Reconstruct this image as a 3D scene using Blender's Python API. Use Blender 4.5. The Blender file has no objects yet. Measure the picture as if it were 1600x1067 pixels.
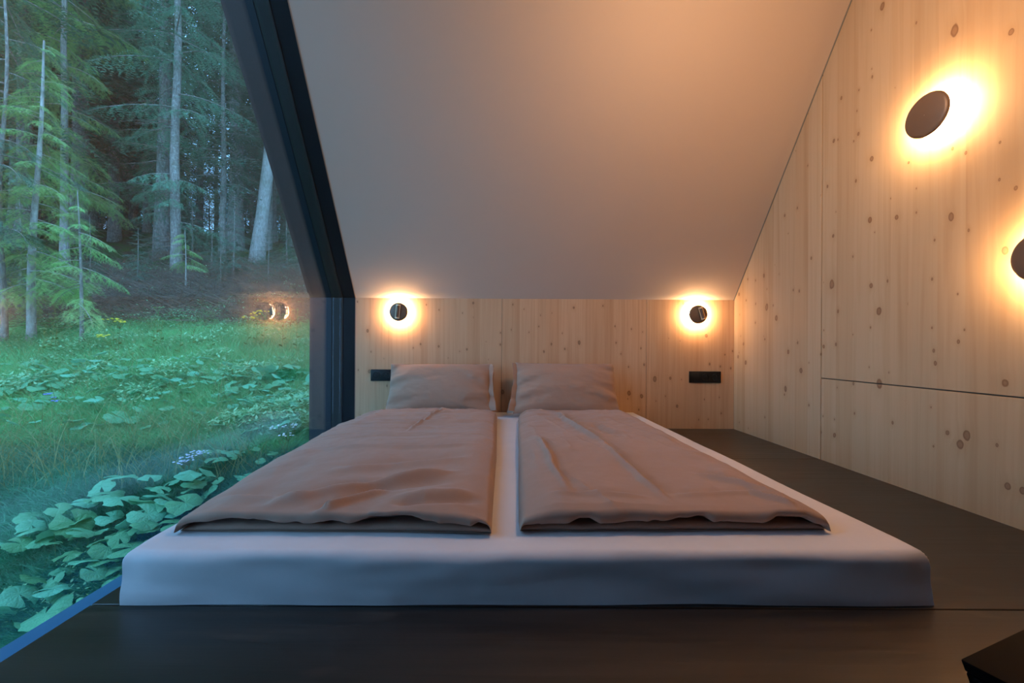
import bpy, math, random
import numpy as np
from mathutils import Vector, Matrix

R = np.random.default_rng(7)
random.seed(7)
SC = bpy.context.scene
COL = SC.collection

# ------------------------------------------------------------------ camera, world, exposure
F = 640.0            # focal length in pixels of the 1600 px wide frame
PX, PY = 778.0, 541.0
EYE = 0.575
cam = bpy.data.cameras.new('camera')
cam.sensor_width = 36
cam.lens = F / 1600 * 36
cam.shift_x = (800 - PX) / 1600
cam.shift_y = (PY - 533.5) / 1600
cam.clip_start = 0.02
cam.clip_end = 300
ROLL = math.radians(0.33)
cam_o = bpy.data.objects.new('camera', cam)
COL.objects.link(cam_o)
cam_o.location = (0, 0, EYE)
cam_o.rotation_euler = (math.radians(90), -ROLL, 0)
SC.camera = cam_o

SKY_STRENGTH = 5.0
LAMP_STRENGTH = 520.0
WARM = (1.0, 0.60, 0.29)
SC.view_settings.view_transform = 'Standard'
SC.view_settings.look = 'None'
SC.view_settings.gamma = 1
SC.view_settings.use_curve_mapping = False
SC.view_settings.exposure = 0.0
SC.cycles.max_bounces = 10
SC.cycles.diffuse_bounces = 6
SC.cycles.glossy_bounces = 4
SC.cycles.transparent_max_bounces = 24
SC.cycles.sample_clamp_indirect = 6.0
SC.cycles.use_denoising = True
SC.cycles.adaptive_threshold = 0.008
SC.cycles.caustics_reflective = False
SC.cycles.caustics_refractive = False

w = bpy.data.worlds.new('sky')
SC.world = w
w.use_nodes = True
nt = w.node_tree
bg = nt.nodes['Background']
tc = nt.nodes.new('ShaderNodeTexCoord')
sp = nt.nodes.new('ShaderNodeSeparateXYZ')
cr = nt.nodes.new('ShaderNodeValToRGB')
nt.links.new(tc.outputs['Generated'], sp.inputs[0])
nt.links.new(sp.outputs['Z'], cr.inputs[0])
e = cr.color_ramp.elements
e[0].position = 0.0; e[0].color = (0.20, 0.46, 0.80, 1)
e[1].position = 1.0; e[1].color = (0.22, 0.51, 0.92, 1)
nt.links.new(cr.outputs[0], bg.inputs['Color'])
bg.inputs['Strength'].default_value = SKY_STRENGTH

# added warm fill light without a fixture, under the ridge and out of the picture
rl = bpy.data.lights.new('warm_fill_light', 'POINT')
rl.energy = 35; rl.color = (1.0, 0.57, 0.30); rl.shadow_soft_size = 0.12
rlo = bpy.data.objects.new('warm_fill_light', rl); COL.objects.link(rlo); rlo.location = (0.80, 1.20, 1.80)


def P(px, py, Y):
    """the point at depth Y seen at pixel (px, py) of the 1600x1067 frame"""
    dx, dy = px - PX, py - PY
    c, s = math.cos(ROLL), math.sin(ROLL)
    dx, dy = dx * c + dy * s, -dx * s + dy * c
    return Vector((dx * Y / F, Y, EYE - dy * Y / F))


# ------------------------------------------------------------------ object helpers
def tag(o, label=None, cat=None, group=None, kind=None):
    if label: o['label'] = label
    if cat: o['category'] = cat
    if group: o['group'] = group
    if kind: o['kind'] = kind
    return o


def link(name, data, parent=None, loc=None):
    o = bpy.data.objects.new(name, data)
    COL.objects.link(o)
    if parent is not None: o.parent = parent
    if loc is not None: o.location = loc
    return o


def empty(name, loc, label=None, cat=None, group=None, kind=None):
    o = link(name, None, None, loc)
    o.empty_display_size = 0.05
    return tag(o, label, cat, group, kind)


def mesh(name, V, Fc, mat, smooth=False):
    me = bpy.data.meshes.new(name)
    if isinstance(Fc, np.ndarray):
        V = np.ascontiguousarray(V, dtype=np.float32)
        k = Fc.shape[1]
        me.vertices.add(len(V)); me.vertices.foreach_set('co', V.ravel())
        me.loops.add(Fc.size); me.loops.foreach_set('vertex_index', Fc.astype(np.int32).ravel())
        me.polygons.add(len(Fc))
        me.polygons.foreach_set('loop_start', np.arange(0, Fc.size, k, dtype=np.int32))
        me.update(calc_edges=True)
        me.validate()
    else:
        me.from_pydata([tuple(v) for v in V], [], Fc)
    if smooth:
        me.polygons.foreach_set('use_smooth', [True] * len(me.polygons))
    for m in (mat if isinstance(mat, (list, tuple)) else [mat]):
        me.materials.append(m)
    me.update()
    return me


class MB:
    def __init__(s): s.v = []; s.f = []
    def add(s, V, Fc):
        n = len(s.v); s.v += [tuple(v) for v in V]; s.f += [tuple(i + n for i in f) for f in Fc]; return s
    def box(s, a, b):
        x0, y0, z0 = a; x1, y1, z1 = b
        V = [(x0,y0,z0),(x1,y0,z0),(x1,y1,z0),(x0,y1,z0),(x0,y0,z1),(x1,y0,z1),(x1,y1,z1),(x0,y1,z1)]
        return s.add(V, [(0,3,2,1),(4,5,6,7),(0,1,5,4),(1,2,6,5),(2,3,7,6),(3,0,4,7)])
    def lathe(s, prof, n=48, M=None, closed=True):
        """prof: (r, h) pairs turned about local z"""
        V = []; Fc = []
        for r, h in prof:
            for k in range(n):
                a = 2 * math.pi * k / n
                V.append(Vector((r * math.cos(a), r * math.sin(a), h)))
        m = len(prof)
        for i in range(m - 1):
            for k in range(n):
                k2 = (k + 1) % n
                Fc.append((i*n+k, i*n+k2, (i+1)*n+k2, (i+1)*n+k))
        if closed:
            Fc.append(tuple(range(n))[::-1]); Fc.append(tuple((m-1)*n + k for k in range(n)))
        if M is not None: V = [M @ v for v in V]
        return s.add(V, Fc)
    def prism(s, poly, x0, x1):
        """poly of (y, z) extruded along x"""
        n = len(poly)
        V = [(x0, y, z) for y, z in poly] + [(x1, y, z) for y, z in poly]
        Fc = [tuple(range(n)), tuple(range(n, 2*n))[::-1]] + [(i, i+n, (i+1) % n + n, (i+1) % n) for i in range(n)]
        return s.add(V, Fc)
    def build(s, name, mat, parent=None, bevel=0, seg=2, smooth=False):
        me = mesh(name, s.v, s.f, mat, smooth)
        import bmesh
        bm = bmesh.new(); bm.from_mesh(me)
        bmesh.ops.recalc_face_normals(bm, faces=bm.faces)
        if bevel:
            ed = [x for x in bm.edges if len(x.link_faces) == 2 and x.calc_face_angle(0) > 0.6]
            bmesh.ops.bevel(bm, geom=ed, offset=bevel, segments=seg, profile=0.5, affect='EDGES', clamp_overlap=True)
        bm.to_mesh(me); bm.free()
        if smooth or bevel:
            me.polygons.foreach_set('use_smooth', [True] * len(me.polygons))
            me.set_sharp_from_angle(angle=math.radians(35))
        return link(name, me, parent)


def fbm(x, y, seed=0, octv=4, lac=2.0, gain=0.5):
    x = np.asarray(x, float); y = np.asarray(y, float)
    tot = np.zeros(np.broadcast(x, y).shape); a = 1.0; n = 0.0
    for o in range(octv):
        xi = np.floor(x); yi = np.floor(y); fx = x - xi; fy = y - yi
        fx = fx * fx * (3 - 2 * fx); fy = fy * fy * (3 - 2 * fy)
        def h(i, j):
            v = np.sin(i * 127.1 + j * 311.7 + (seed + o * 17) * 74.7) * 43758.5453
            return v - np.floor(v)
        v = (h(xi, yi) * (1-fx) + h(xi+1, yi) * fx) * (1-fy) + (h(xi, yi+1) * (1-fx) + h(xi+1, yi+1) * fx) * fy
        tot = tot + a * (v * 2 - 1); n += a; a *= gain; x = x * lac + 5.2; y = y * lac + 1.3
    return tot / n


# ------------------------------------------------------------------ material helpers
class NT:
    def __init__(s, name):
        s.m = bpy.data.materials.new(name); s.m.use_nodes = True
        s.t = s.m.node_tree; s.b = s.t.nodes['Principled BSDF']
        s.out = s.t.nodes['Material Output']
    def n(s, typ, **kw):
        x = s.t.nodes.new(typ)
        for k, v in kw.items():
            if k == 'op': x.operation = v
            elif isinstance(k, str) and hasattr(x, k): setattr(x, k, v)
        return x
    def L(s, a, b): s.t.links.new(a, b); return s
    def math(s, op, a, b=None, c=None, clamp=False):
        x = s.t.nodes.new('ShaderNodeMath'); x.operation = op; x.use_clamp = clamp
        for i, v in enumerate((a, b, c)):
            if v is None: continue
            if isinstance(v, (int, float)): x.inputs[i].default_value = v
            else: s.L(v, x.inputs[i])
        return x.outputs[0]
    def mix(s, f, a, b, blend='MIX'):
        x = s.t.nodes.new('ShaderNodeMix'); x.data_type = 'RGBA'; x.blend_type = blend
        for i, v in ((0, f), (6, a), (7, b)):
            if isinstance(v, (int, float)): x.inputs[i].default_value = v
            elif isinstance(v, tuple): x.inputs[i].default_value = (*v[:3], 1)
            else: s.L(v, x.inputs[i])
        return x.outputs[2]
    def noise(s, vec, scale, detail=3, rough=0.5, dist=0.0, dim='3D'):
        x = s.t.nodes.new('ShaderNodeTexNoise'); x.noise_dimensions = dim
        x.inputs['Scale'].default_value = scale; x.inputs['Detail'].default_value = detail
        x.inputs['Roughness'].default_value = rough; x.inputs['Distortion'].default_value = dist
        if vec is not None: s.L(vec, x.inputs['Vector'])
        return x.outputs['Fac']
    def ramp(s, f, stops):
        x = s.t.nodes.new('ShaderNodeValToRGB'); el = x.color_ramp.elements
        while len(el) < len(stops): el.new(0.5)
        for q, (p, c) in zip(el, stops):
            q.position = p; q.color = (*c, 1) if isinstance(c, tuple) else (c, c, c, 1)
        s.L(f, x.inputs[0]); return x.outputs[0]
    def coord(s, which='Object'):
        return s.t.nodes.new('ShaderNodeTexCoord').outputs[which]
    def xyz(s, vec):
        x = s.t.nodes.new('ShaderNodeSeparateXYZ'); s.L(vec, x.inputs[0]); return x.outputs
    def comb(s, a, b, c=0.0):
        x = s.t.nodes.new('ShaderNodeCombineXYZ')
        for i, v in enumerate((a, b, c)):
            if isinstance(v, (int, float)): x.inputs[i].default_value = v
            else: s.L(v, x.inputs[i])
        return x.outputs[0]
    def bump(s, h, strength=0.2, dist=0.002):
        x = s.t.nodes.new('ShaderNodeBump'); x.inputs['Strength'].default_value = strength
        x.inputs['Distance'].default_value = dist; s.L(h, x.inputs['Height'])
        s.L(x.outputs[0], s.b.inputs['Normal']); return s
    def set(s, color=None, rough=None, metal=None, **kw):
        if color is not None:
            if isinstance(color, tuple): s.b.inputs['Base Color'].default_value = (*color[:3], 1)
            else: s.L(color, s.b.inputs['Base Color'])
        if rough is not None:
            if isinstance(rough, (int, float)): s.b.inputs['Roughness'].default_value = rough
            else: s.L(rough, s.b.inputs['Roughness'])
        if metal is not None: s.b.inputs['Metallic'].default_value = metal
        for k, v in kw.items(): s.b.inputs[k.replace('_', ' ')].default_value = v
        return s


def wood_panel_mat(name, axis, tone=(0.66, 0.50, 0.34), seed=0.0, fa=0.42):
    """knotty spruce three-layer board, grain vertical, in object space"""
    m = NT(name); x, y, z = m.xyz(m.coord())
    a = m.math('ADD', (x if axis == 'x' else y), 13.7 + seed)
    # knots: few cells carry one
    def knots(scale, seedv, rad, keep, stretch):
        v = m.comb(m.math('ADD', a, seedv), m.math('MULTIPLY', z, stretch), seedv)
        wob = m.noise(v, 25, 2)
        vo = m.t.nodes.new('ShaderNodeTexVoronoi'); vo.feature = 'F1'; vo.voronoi_dimensions = '2D'
        vo.inputs['Scale'].default_value = scale; vo.inputs['Randomness'].default_value = 1.0
        m.L(v, vo.inputs['Vector'])
        cr_, cg, cb = m.xyz(vo.outputs['Color'])
        dist = m.math('ADD', vo.outputs['Distance'], m.math('MULTIPLY', m.math('SUBTRACT', wob, 0.5), 0.11 * scale * rad * 10))
        r = m.math('MULTIPLY', m.math('ADD', m.math('MULTIPLY', cg, 0.8), 0.35), rad * scale)
        k = m.math('SUBTRACT', 1.0, m.math('DIVIDE', dist, r), clamp=True)
        has = m.math('LESS_THAN', cr_, keep)
        return m.math('MULTIPLY', k, has), m.math('MULTIPLY', m.math('SUBTRACT', 1.0, m.math('DIVIDE', dist, m.math('MULTIPLY', r, 4.0)), clamp=True), has)
    k1, h1 = knots(5.5, 3.1, 0.012, 0.55, 0.72)
    k2, h2 = knots(11.0, 8.3, 0.005, 0.42, 0.6)
    k3, h3 = knots(3.7, 17.9, 0.014, 0.5, 0.6)
    k1 = m.math('MAXIMUM', k1, k3); h1 = m.math('MAXIMUM', h1, h3)
    strip = m.math('FLOOR', m.math('DIVIDE', m.math('ADD', a, m.math('MULTIPLY', m.noise(m.comb(0, 0, a), 0.3, 0), 0.01)), 0.093))
    wn = m.t.nodes.new('ShaderNodeTexWhiteNoise'); wn.noise_dimensions = '1D'; m.L(strip, wn.inputs['W'])
    sv = wn.outputs['Value']
    aw = m.math('ADD', a, m.math('MULTIPLY', m.math('ADD', h1, h2), 0.010))
    gv = m.comb(m.math('MULTIPLY', aw, 55), m.math('MULTIPLY', z, 1.3), m.math('MULTIPLY', sv, 37))
    fine = m.noise(gv, 1.0, 4, 0.6, 0.3)
    gv2 = m.comb(m.math('MULTIPLY', aw, 16), m.math('MULTIPLY', z, 0.55), m.math('MULTIPLY', sv, 91))
    wide = m.noise(gv2, 1.0, 2, 0.5, 0.6)
    base = tone
    dark = (tone[0] * 0.72, tone[1] * 0.60, tone[2] * 0.46)
    pale = (min(1, tone[0] * 1.10), tone[1] * 1.13, tone[2] * 1.17)
    c = m.mix(m.ramp(sv, [(0.0, 0.0), (1.0, 1.0)]), base, pale)
    c = m.mix(m.math('MULTIPLY', m.math('POWER', m.math('FRACT', m.math('MULTIPLY', sv, 7.3)), 2.5), 0.38), c, (tone[0] * .93, tone[1] * .76, tone[2] * .6))
    c = m.mix(m.math('MULTIPLY', m.ramp(fine, [(0.46, 0.0), (0.72, 1.0)]), fa), c, dark)
    c = m.mix(m.math('MULTIPLY', m.ramp(wide, [(0.52, 0.0), (0.72, 1.0)]), 0.38), c, dark)
    kk = m.math('MAXIMUM', k1, k2)
    hh = m.math('MAXIMUM', h1, h2)
    c = m.mix(m.math('MULTIPLY', m.math('POWER', hh, 1.5), 0.35), c, dark)
    kc = m.mix(m.ramp(kk, [(0.25, 0.0), (0.6, 1.0)]), (0.21, 0.105, 0.05), (0.30, 0.17, 0.09))
    c = m.mix(m.ramp(kk, [(0.0, 0.0), (0.22, 0.9)]), c, kc)
    m.set(c, 0.52); m.b.inputs['Specular IOR Level'].default_value = 0.35
    m.bump(m.math('SUBTRACT', 1.0, fine), 0.12, 0.002)
    return m.m


def dark_floor_mat():
    m = NT('dark_stained_board'); x, y, z = m.xyz(m.coord())
    strip = m.math('FLOOR', m.math('DIVIDE', y, 0.1))
    gv = m.comb(m.math('MULTIPLY', x, 1.6), m.math('MULTIPLY', y, 42), m.math('MULTIPLY', strip, 3.3))
    g = m.noise(gv, 1.0, 5, 0.65, 0.5)
    kn = m.noise(m.comb(m.math('MULTIPLY', x, 5), m.math('MULTIPLY', y, 14), 0.0), 1.0, 2)
    c = m.mix(m.ramp(g, [(0.35, 0.0), (0.75, 1.0)]), (0.008, 0.006, 0.005), (0.026, 0.018, 0.0135))
    c = m.mix(m.math('MULTIPLY', m.ramp(kn, [(0.62, 0.0), (0.75, 1.0)]), 0.5), c, (0.07, 0.05, 0.036))
    m.set(c, m.math('ADD', m.math('MULTIPLY', g, 0.20), 0.24)); m.b.inputs['Specular IOR Level'].default_value = 0.7
    m.bump(g, 0.25, 0.0015)
    return m.m


def simple(name, color, rough=0.5, metal=0.0, var=0.0, scale=20, bump=0.0, **kw):
    m = NT(name)
    if var:
        f = m.noise(m.coord(), scale, 3)
        m.set(m.mix(f, tuple(c * (1 - var) for c in color), tuple(min(1, c * (1 + var)) for c in color)), rough, metal, **kw)
        if bump: m.bump(f, bump, 0.001)
    else:
        m.set(color, rough, metal, **kw)
    return m.m


def fabric(name, color, rough=0.85, sheen=0.25, wr=0.25):
    m = NT(name); co = m.coord()
    x, y, z = m.xyz(co)
    soft = m.noise(co, 14, 4, 0.55, 0.4)
    weave = m.math('MULTIPLY', m.math('SINE', m.math('MULTIPLY', x, 5200)), m.math('SINE', m.math('MULTIPLY', y, 5200)))
    c = m.mix(soft, tuple(k * 0.94 for k in color), tuple(k * 1.05 for k in color))
    m.set(c, rough); m.b.inputs['Sheen Weight'].default_value = sheen
    m.b.inputs['Specular IOR Level'].default_value = 0.2
    m.bump(m.math('ADD', soft, m.math('MULTIPLY', weave, 0.01)), wr, 0.006)
    return m.m


def emit(name, color, strength):
    m = NT(name); em = m.t.nodes.new('ShaderNodeEmission')
    em.inputs[0].default_value = (*color, 1); em.inputs[1].default_value = strength
    m.L(em.outputs[0], m.out.inputs[0]); return m.m


def glass_mat():
    """clear pane: Fresnel (Schlick) share is mirrored, the rest passes"""
    m = NT('window_glass'); m.t.nodes.remove(m.b)
    g = m.t.nodes.new('ShaderNodeNewGeometry')
    d = m.t.nodes.new('ShaderNodeVectorMath'); d.operation = 'DOT_PRODUCT'
    m.L(g.outputs['Incoming'], d.inputs[0]); m.L(g.outputs['Normal'], d.inputs[1])
    c = m.math('ABSOLUTE', d.outputs['Value'])
    f = m.math('ADD', m.math('MULTIPLY', m.math('POWER', m.math('SUBTRACT', 1.0, c, clamp=True), 5.0), 0.96), 0.042)
    tr = m.t.nodes.new('ShaderNodeBsdfTransparent'); tr.inputs[0].default_value = (0.975, 0.99, 0.985, 1)
    gl = m.t.nodes.new('ShaderNodeBsdfGlossy'); gl.inputs['Roughness'].default_value = 0.0
    mx = m.t.nodes.new('ShaderNodeMixShader'); m.L(f, mx.inputs[0])
    m.L(tr.outputs[0], mx.inputs[1]); m.L(gl.outputs[0], mx.inputs[2]); m.L(mx.outputs[0], m.out.inputs[0])
    return m.m


def leaf_mat(name, color, var=0.25, scale=3.0, trans=0.3, rough=0.55, obj_var=True):
    m = NT(name)
    f = m.noise(m.coord(), scale, 3)
    lo = tuple(c * (1 - var) for c in color); hi = tuple(c * (1 + var) for c in color)
    c = m.mix(f, lo, hi)
    if obj_var:
        oi = m.t.nodes.new('ShaderNodeObjectInfo')
        hs = m.t.nodes.new('ShaderNodeHueSaturation')
        m.L(m.math('ADD', m.math('MULTIPLY', oi.outputs['Random'], 0.5), 0.75), hs.inputs['Value'])
        m.L(m.math('ADD', m.math('MULTIPLY', oi.outputs['Random'], 0.05), 0.475), hs.inputs['Hue'])
        m.L(c, hs.inputs['Color']); c = hs.outputs[0]
    m.set(c, rough); m.b.inputs['Specular IOR Level'].default_value = 0.3
    if trans:
        t = m.t.nodes.new('ShaderNodeBsdfTranslucent'); m.L(c, t.inputs[0])
        mx = m.t.nodes.new('ShaderNodeMixShader'); mx.inputs[0].default_value = trans
        m.L(m.b.outputs[0], mx.inputs[1]); m.L(t.outputs[0], mx.inputs[2]); m.L(mx.outputs[0], m.out.inputs[0])
    return m.m


M_BACK = wood_panel_mat('spruce_board_back', 'x', (0.57, 0.355, 0.205))
M_RIGHT = wood_panel_mat('spruce_board_right', 'y', (0.53, 0.375, 0.22), 41.0, 0.24)
M_FLOOR = dark_floor_mat()
M_DARKWOOD = simple('low_bounce_dark_board', (0.05, 0.038, 0.030), 0.6, 0, 0.3, 6)  # for unseen near-end surfaces, tone kept dark to cut bounce light
M_CEIL = simple('ceiling_paint', (0.52, 0.43, 0.365), 0.85, 0, 0.02, 3)
M_BLACK = simple('black_aluminium', (0.006, 0.008, 0.012), 0.5, 0.0, 0.1, 30)
M_FRAME = simple('black_window_frame', (0.007, 0.012, 0.022), 0.45, 0.0, 0.1, 30)
M_SILL = simple('sky_blue_sill', (0.05, 0.20, 0.42), 0.35, 0.3, 0.04, 12)  # sky reflection put into the blue base colour
for m_ in (M_BLACK, M_FRAME): m_.node_tree.nodes['Principled BSDF'].inputs['Specular IOR Level'].default_value = 0.18 if m_ is M_BLACK else 0.35
M_GASK = simple('rubber_gasket', (0.004, 0.004, 0.005), 0.6)
M_GLASS = glass_mat()
M_SHEET = fabric('white_cotton_sheet', (0.66, 0.64, 0.67), 0.8, 0.15, 0.16)
M_DUVET = fabric('taupe_cotton_duvet', (0.34, 0.225, 0.175), 0.8, 0.2, 0.30)
M_PILLOW = fabric('taupe_cotton_pillow', (0.37, 0.235, 0.17), 0.8, 0.2, 0.30)
M_CORE = simple('slab_core', (0.2, 0.16, 0.12), 0.8, 0, 0.1, 8)
M_BRONZE = simple('dark_bronze', (0.17, 0.115, 0.080), 0.45, 0.25, 0.05, 40)
M_BRASS = simple('satin_brass', (0.90, 0.72, 0.46), 0.45, 0.35)
M_LED = emit('led_ring', WARM, LAMP_STRENGTH)
M_LED_R = emit('led_ring_large', WARM, LAMP_STRENGTH * 0.46)
M_PLATE = simple('lamp_plate_white', (0.75, 0.72, 0.68), 0.5)
M_SOCK = simple('black_socket_plastic', (0.008, 0.009, 0.010), 0.35)
M_SOCK.node_tree.nodes['Principled BSDF'].inputs['Specular IOR Level'].default_value = 0.25
M_PIN = simple('socket_pin', (0.6, 0.6, 0.6), 0.25, 1.0)
M_BIN = simple('black_box_paint', (0.0012, 0.0016, 0.0026), 0.6, Specular_IOR_Level=0.06)

# ------------------------------------------------------------------ room shell
XR = 1.672; XL = -1.010; YB = 2.9; ZT = 0.912; TAN = 1.377
YRIDGE = 1.20; ZRIDGE = ZT + TAN * (YB - YRIDGE); YFR = YRIDGE - (YB - YRIDGE)
XFLOOR = -0.895
def zc(y): return ZT + TAN * (YB - y) if y >= YRIDGE else ZT + TAN * (y - YFR)

wall_back = tag(MB().box((XL - 0.02, YB + 0.012, -0.25), (XR + 0.05, YB + 0.14, ZT + 0.06)).build('wall_back', M_CORE), kind='structure')
G = 0.0011
for x0, x1 in ((XL, 0.027 - G), (0.027 + G, 1.051 - G), (1.051 + G, XR)):
    MB().box((x0, YB, -0.02), (x1, YB + 0.012, ZT)).build('panel', M_BACK, wall_back, bevel=0.0008, seg=1)

wall_right = tag(MB().prism([(YB + .05, -.25), (YB + .05, ZT + .02), (YRIDGE, ZRIDGE + .05), (YFR - .05, ZT + .02), (YFR - .05, -.25)],
                            XR + 0.016, XR + 0.12).build('wall_right', M_CORE), kind='structure')
YS, ZS = 2.119, 0.420
def cpoly(ya, yb, zlo):
    """polygon between depths ya<yb from zlo up to the ceiling"""
    pts = [(yb, zlo), (yb, zc(yb))]
    if ya < YRIDGE < yb: pts.append((YRIDGE, ZRIDGE))
    pts += [(ya, zc(ya)), (ya, zlo)]
    return pts
S2 = 0.9
for poly in (cpoly(YS + .0026, YB, -.02), cpoly(YFR, YS - .0026, ZS + .0026),
             [(YS - .0026, -.02), (YS - .0026, ZS - .0026), (YFR, ZS - .0026), (YFR, -.02)]):
    MB().prism(poly, XR, XR + 0.016).build('panel', M_RIGHT, wall_right, bevel=0.0010, seg=1)

wall_front = tag(MB().box((XL - .3, YFR - .12, -0.25), (XR + .05, YFR, ZT + .05)).build('wall_front', M_DARKWOOD), kind='structure')

ceiling = tag(MB().prism([(YB, ZT), (YB + .03, ZT + .03), (YRIDGE, ZRIDGE + .12), (YRIDGE, ZRIDGE)], XL, XR - 0.006).build('ceiling', M_CEIL), kind='structure')
MB().prism([(YFR, ZT), (YFR - .03, ZT + .03), (YRIDGE, ZRIDGE + .12), (YRIDGE, ZRIDGE)], XL, XR - 0.006).build('front_slope', M_DARKWOOD, ceiling)
# roof build-up above the lining, keeps the sky out
tag(MB().prism([(YB + .14, ZT - .02), (YB + .14, ZT + .10), (YRIDGE, ZRIDGE + .42), (YFR - .14, ZT + .10), (YFR - .14, ZT - .02),
                (YFR - .02, ZT + .04), (YRIDGE, ZRIDGE + .14), (YB + .02, ZT + .04)], -1.36, XR + .13).build('trim_1', M_BLACK), kind='structure')
# strip coloured as the shadow line between ceiling and right wall
tag(MB().prism([(YB, ZT - .004), (YB, ZT + .006), (YRIDGE, ZRIDGE + .006), (YRIDGE, ZRIDGE - .004)], XR - 0.0055, XR - 0.0005).build('trim_2', simple('shadow_line_strip', (0.20, 0.21, 0.20), 0.6)), kind='structure')
# thin strip added for the light reflex between ceiling/wall and window reveal
tag(MB().prism([(YB - .001, -.02), (YB - .001, ZT), (YB + .01, ZT + .006), (YB + .01, -.02)], XL - .002, XL + .0035).prism(
    [(YB - .001, ZT - .002), (YB, ZT + .004), (YRIDGE, ZRIDGE + .004), (YRIDGE, ZRIDGE - .003)], XL - .002, XL + .0025).build('trim_3', simple('edge_reflex_strip', (0.32, 0.20, 0.13), 0.5)), kind='structure')

daylight_block_left = tag(MB().prism([(YFR, -.10), (YFR, ZT), (0.28, zc(0.28)), (0.28, -.10)], XL - .085, XL).build('daylight_block_left', M_DARKWOOD), kind='structure')  # unseen wall piece added to cut daylight on the mattress front and floor
floor = tag(MB().box((XFLOOR + .01, YFR, -0.25), (XR, YB, -0.024)).build('floor', M_CORE), kind='structure')
fj = [YFR, -0.32, 0.904, 2.127, YB]
for a, b in zip(fj[:-1], fj[1:]):
    MB().box((XFLOOR, a + .0016, -.024), (XR - .0005, b - .0016, 0.0)).build('plank', M_FLOOR, floor, bevel=0.0012, seg=1)

# ------------------------------------------------------------------ window: reveal, frame, panes, outer fin, sill
window = empty('window_1', (-1.14, YB, -.1), kind='structure')
def at_window(o):
    o.parent = window; o.matrix_parent_inverse = Matrix.Translation((1.14, -YB, .1)); return o
def offset_poly(t):
    """window outline moved inward by t (negative: outward)"""
    ca = math.atan(TAN)
    k = t * math.tan((math.pi / 2 - ca) / 2)
    kr = t / math.cos(ca)
    return [(YB - t, -.1), (YB - t, ZT - k), (YRIDGE, ZRIDGE - kr), (YFR + t, ZT - k), (YFR + t, -.1)]
def band(name, x0, x1, tin, tout, mat):
    A, B = offset_poly(tin), offset_poly(tout); n = len(A)
    V = [(x, y, z) for x in (x0, x1) for y, z in A] + [(x, y, z) for x in (x0, x1) for y, z in B]
    Fc = []
    for i in range(n - 1):
        Fc += [(i, i+1, n+i+1, n+i), (2*n+i, 3*n+i, 3*n+i+1, 2*n+i+1), (i, 2*n+i, 2*n+i+1, i+1), (n+i, n+i+1, 3*n+i+1, 3*n+i)]
    Fc += [(0, n, 3*n, 2*n), (n-1, 3*n-1, 4*n-1, 2*n-1)]
    return at_window(MB().add(V, Fc).build(name, mat))
GX = (-1.114, -1.120, -1.162, -1.168)
band('reveal_lining', -1.100, XL - .001, 0.0, -.02, M_BLACK)
band('gasket', -1.113, -1.100, 0.004, -.02, M_GASK)
band('window_frame', -1.178, -1.113, -0.001, -.03, M_GASK)
band('outer_fin', -1.332, -1.178, 0.003, -.03, M_FRAME)
for a, b in ((GX[1], GX[0]), (GX[3], GX[2])):
    P0 = offset_poly(0.004); P0[0] = (P0[0][0], -.174); P0[-1] = (P0[-1][0], -.174)
    at_window(MB().prism(P0, a, b).build('pane', M_GLASS))
at_window(MB().box((-1.098, YFR, -.16), (XFLOOR + .008, YB - .002, -.100)).build('window_sill', M_SILL, bevel=.002))
at_window(MB().box((-1.20, YFR, -.30), (-1.100, YB, -.175)).build('bottom_rail', M_FRAME))

# cabin underside and outer cladding (seen only from a step aside)
tag(MB().box((-1.30, YFR - .12, -1.6), (XR + .12, YB + .14, -.255)).build('wall_base', M_BLACK), kind='structure')

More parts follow.
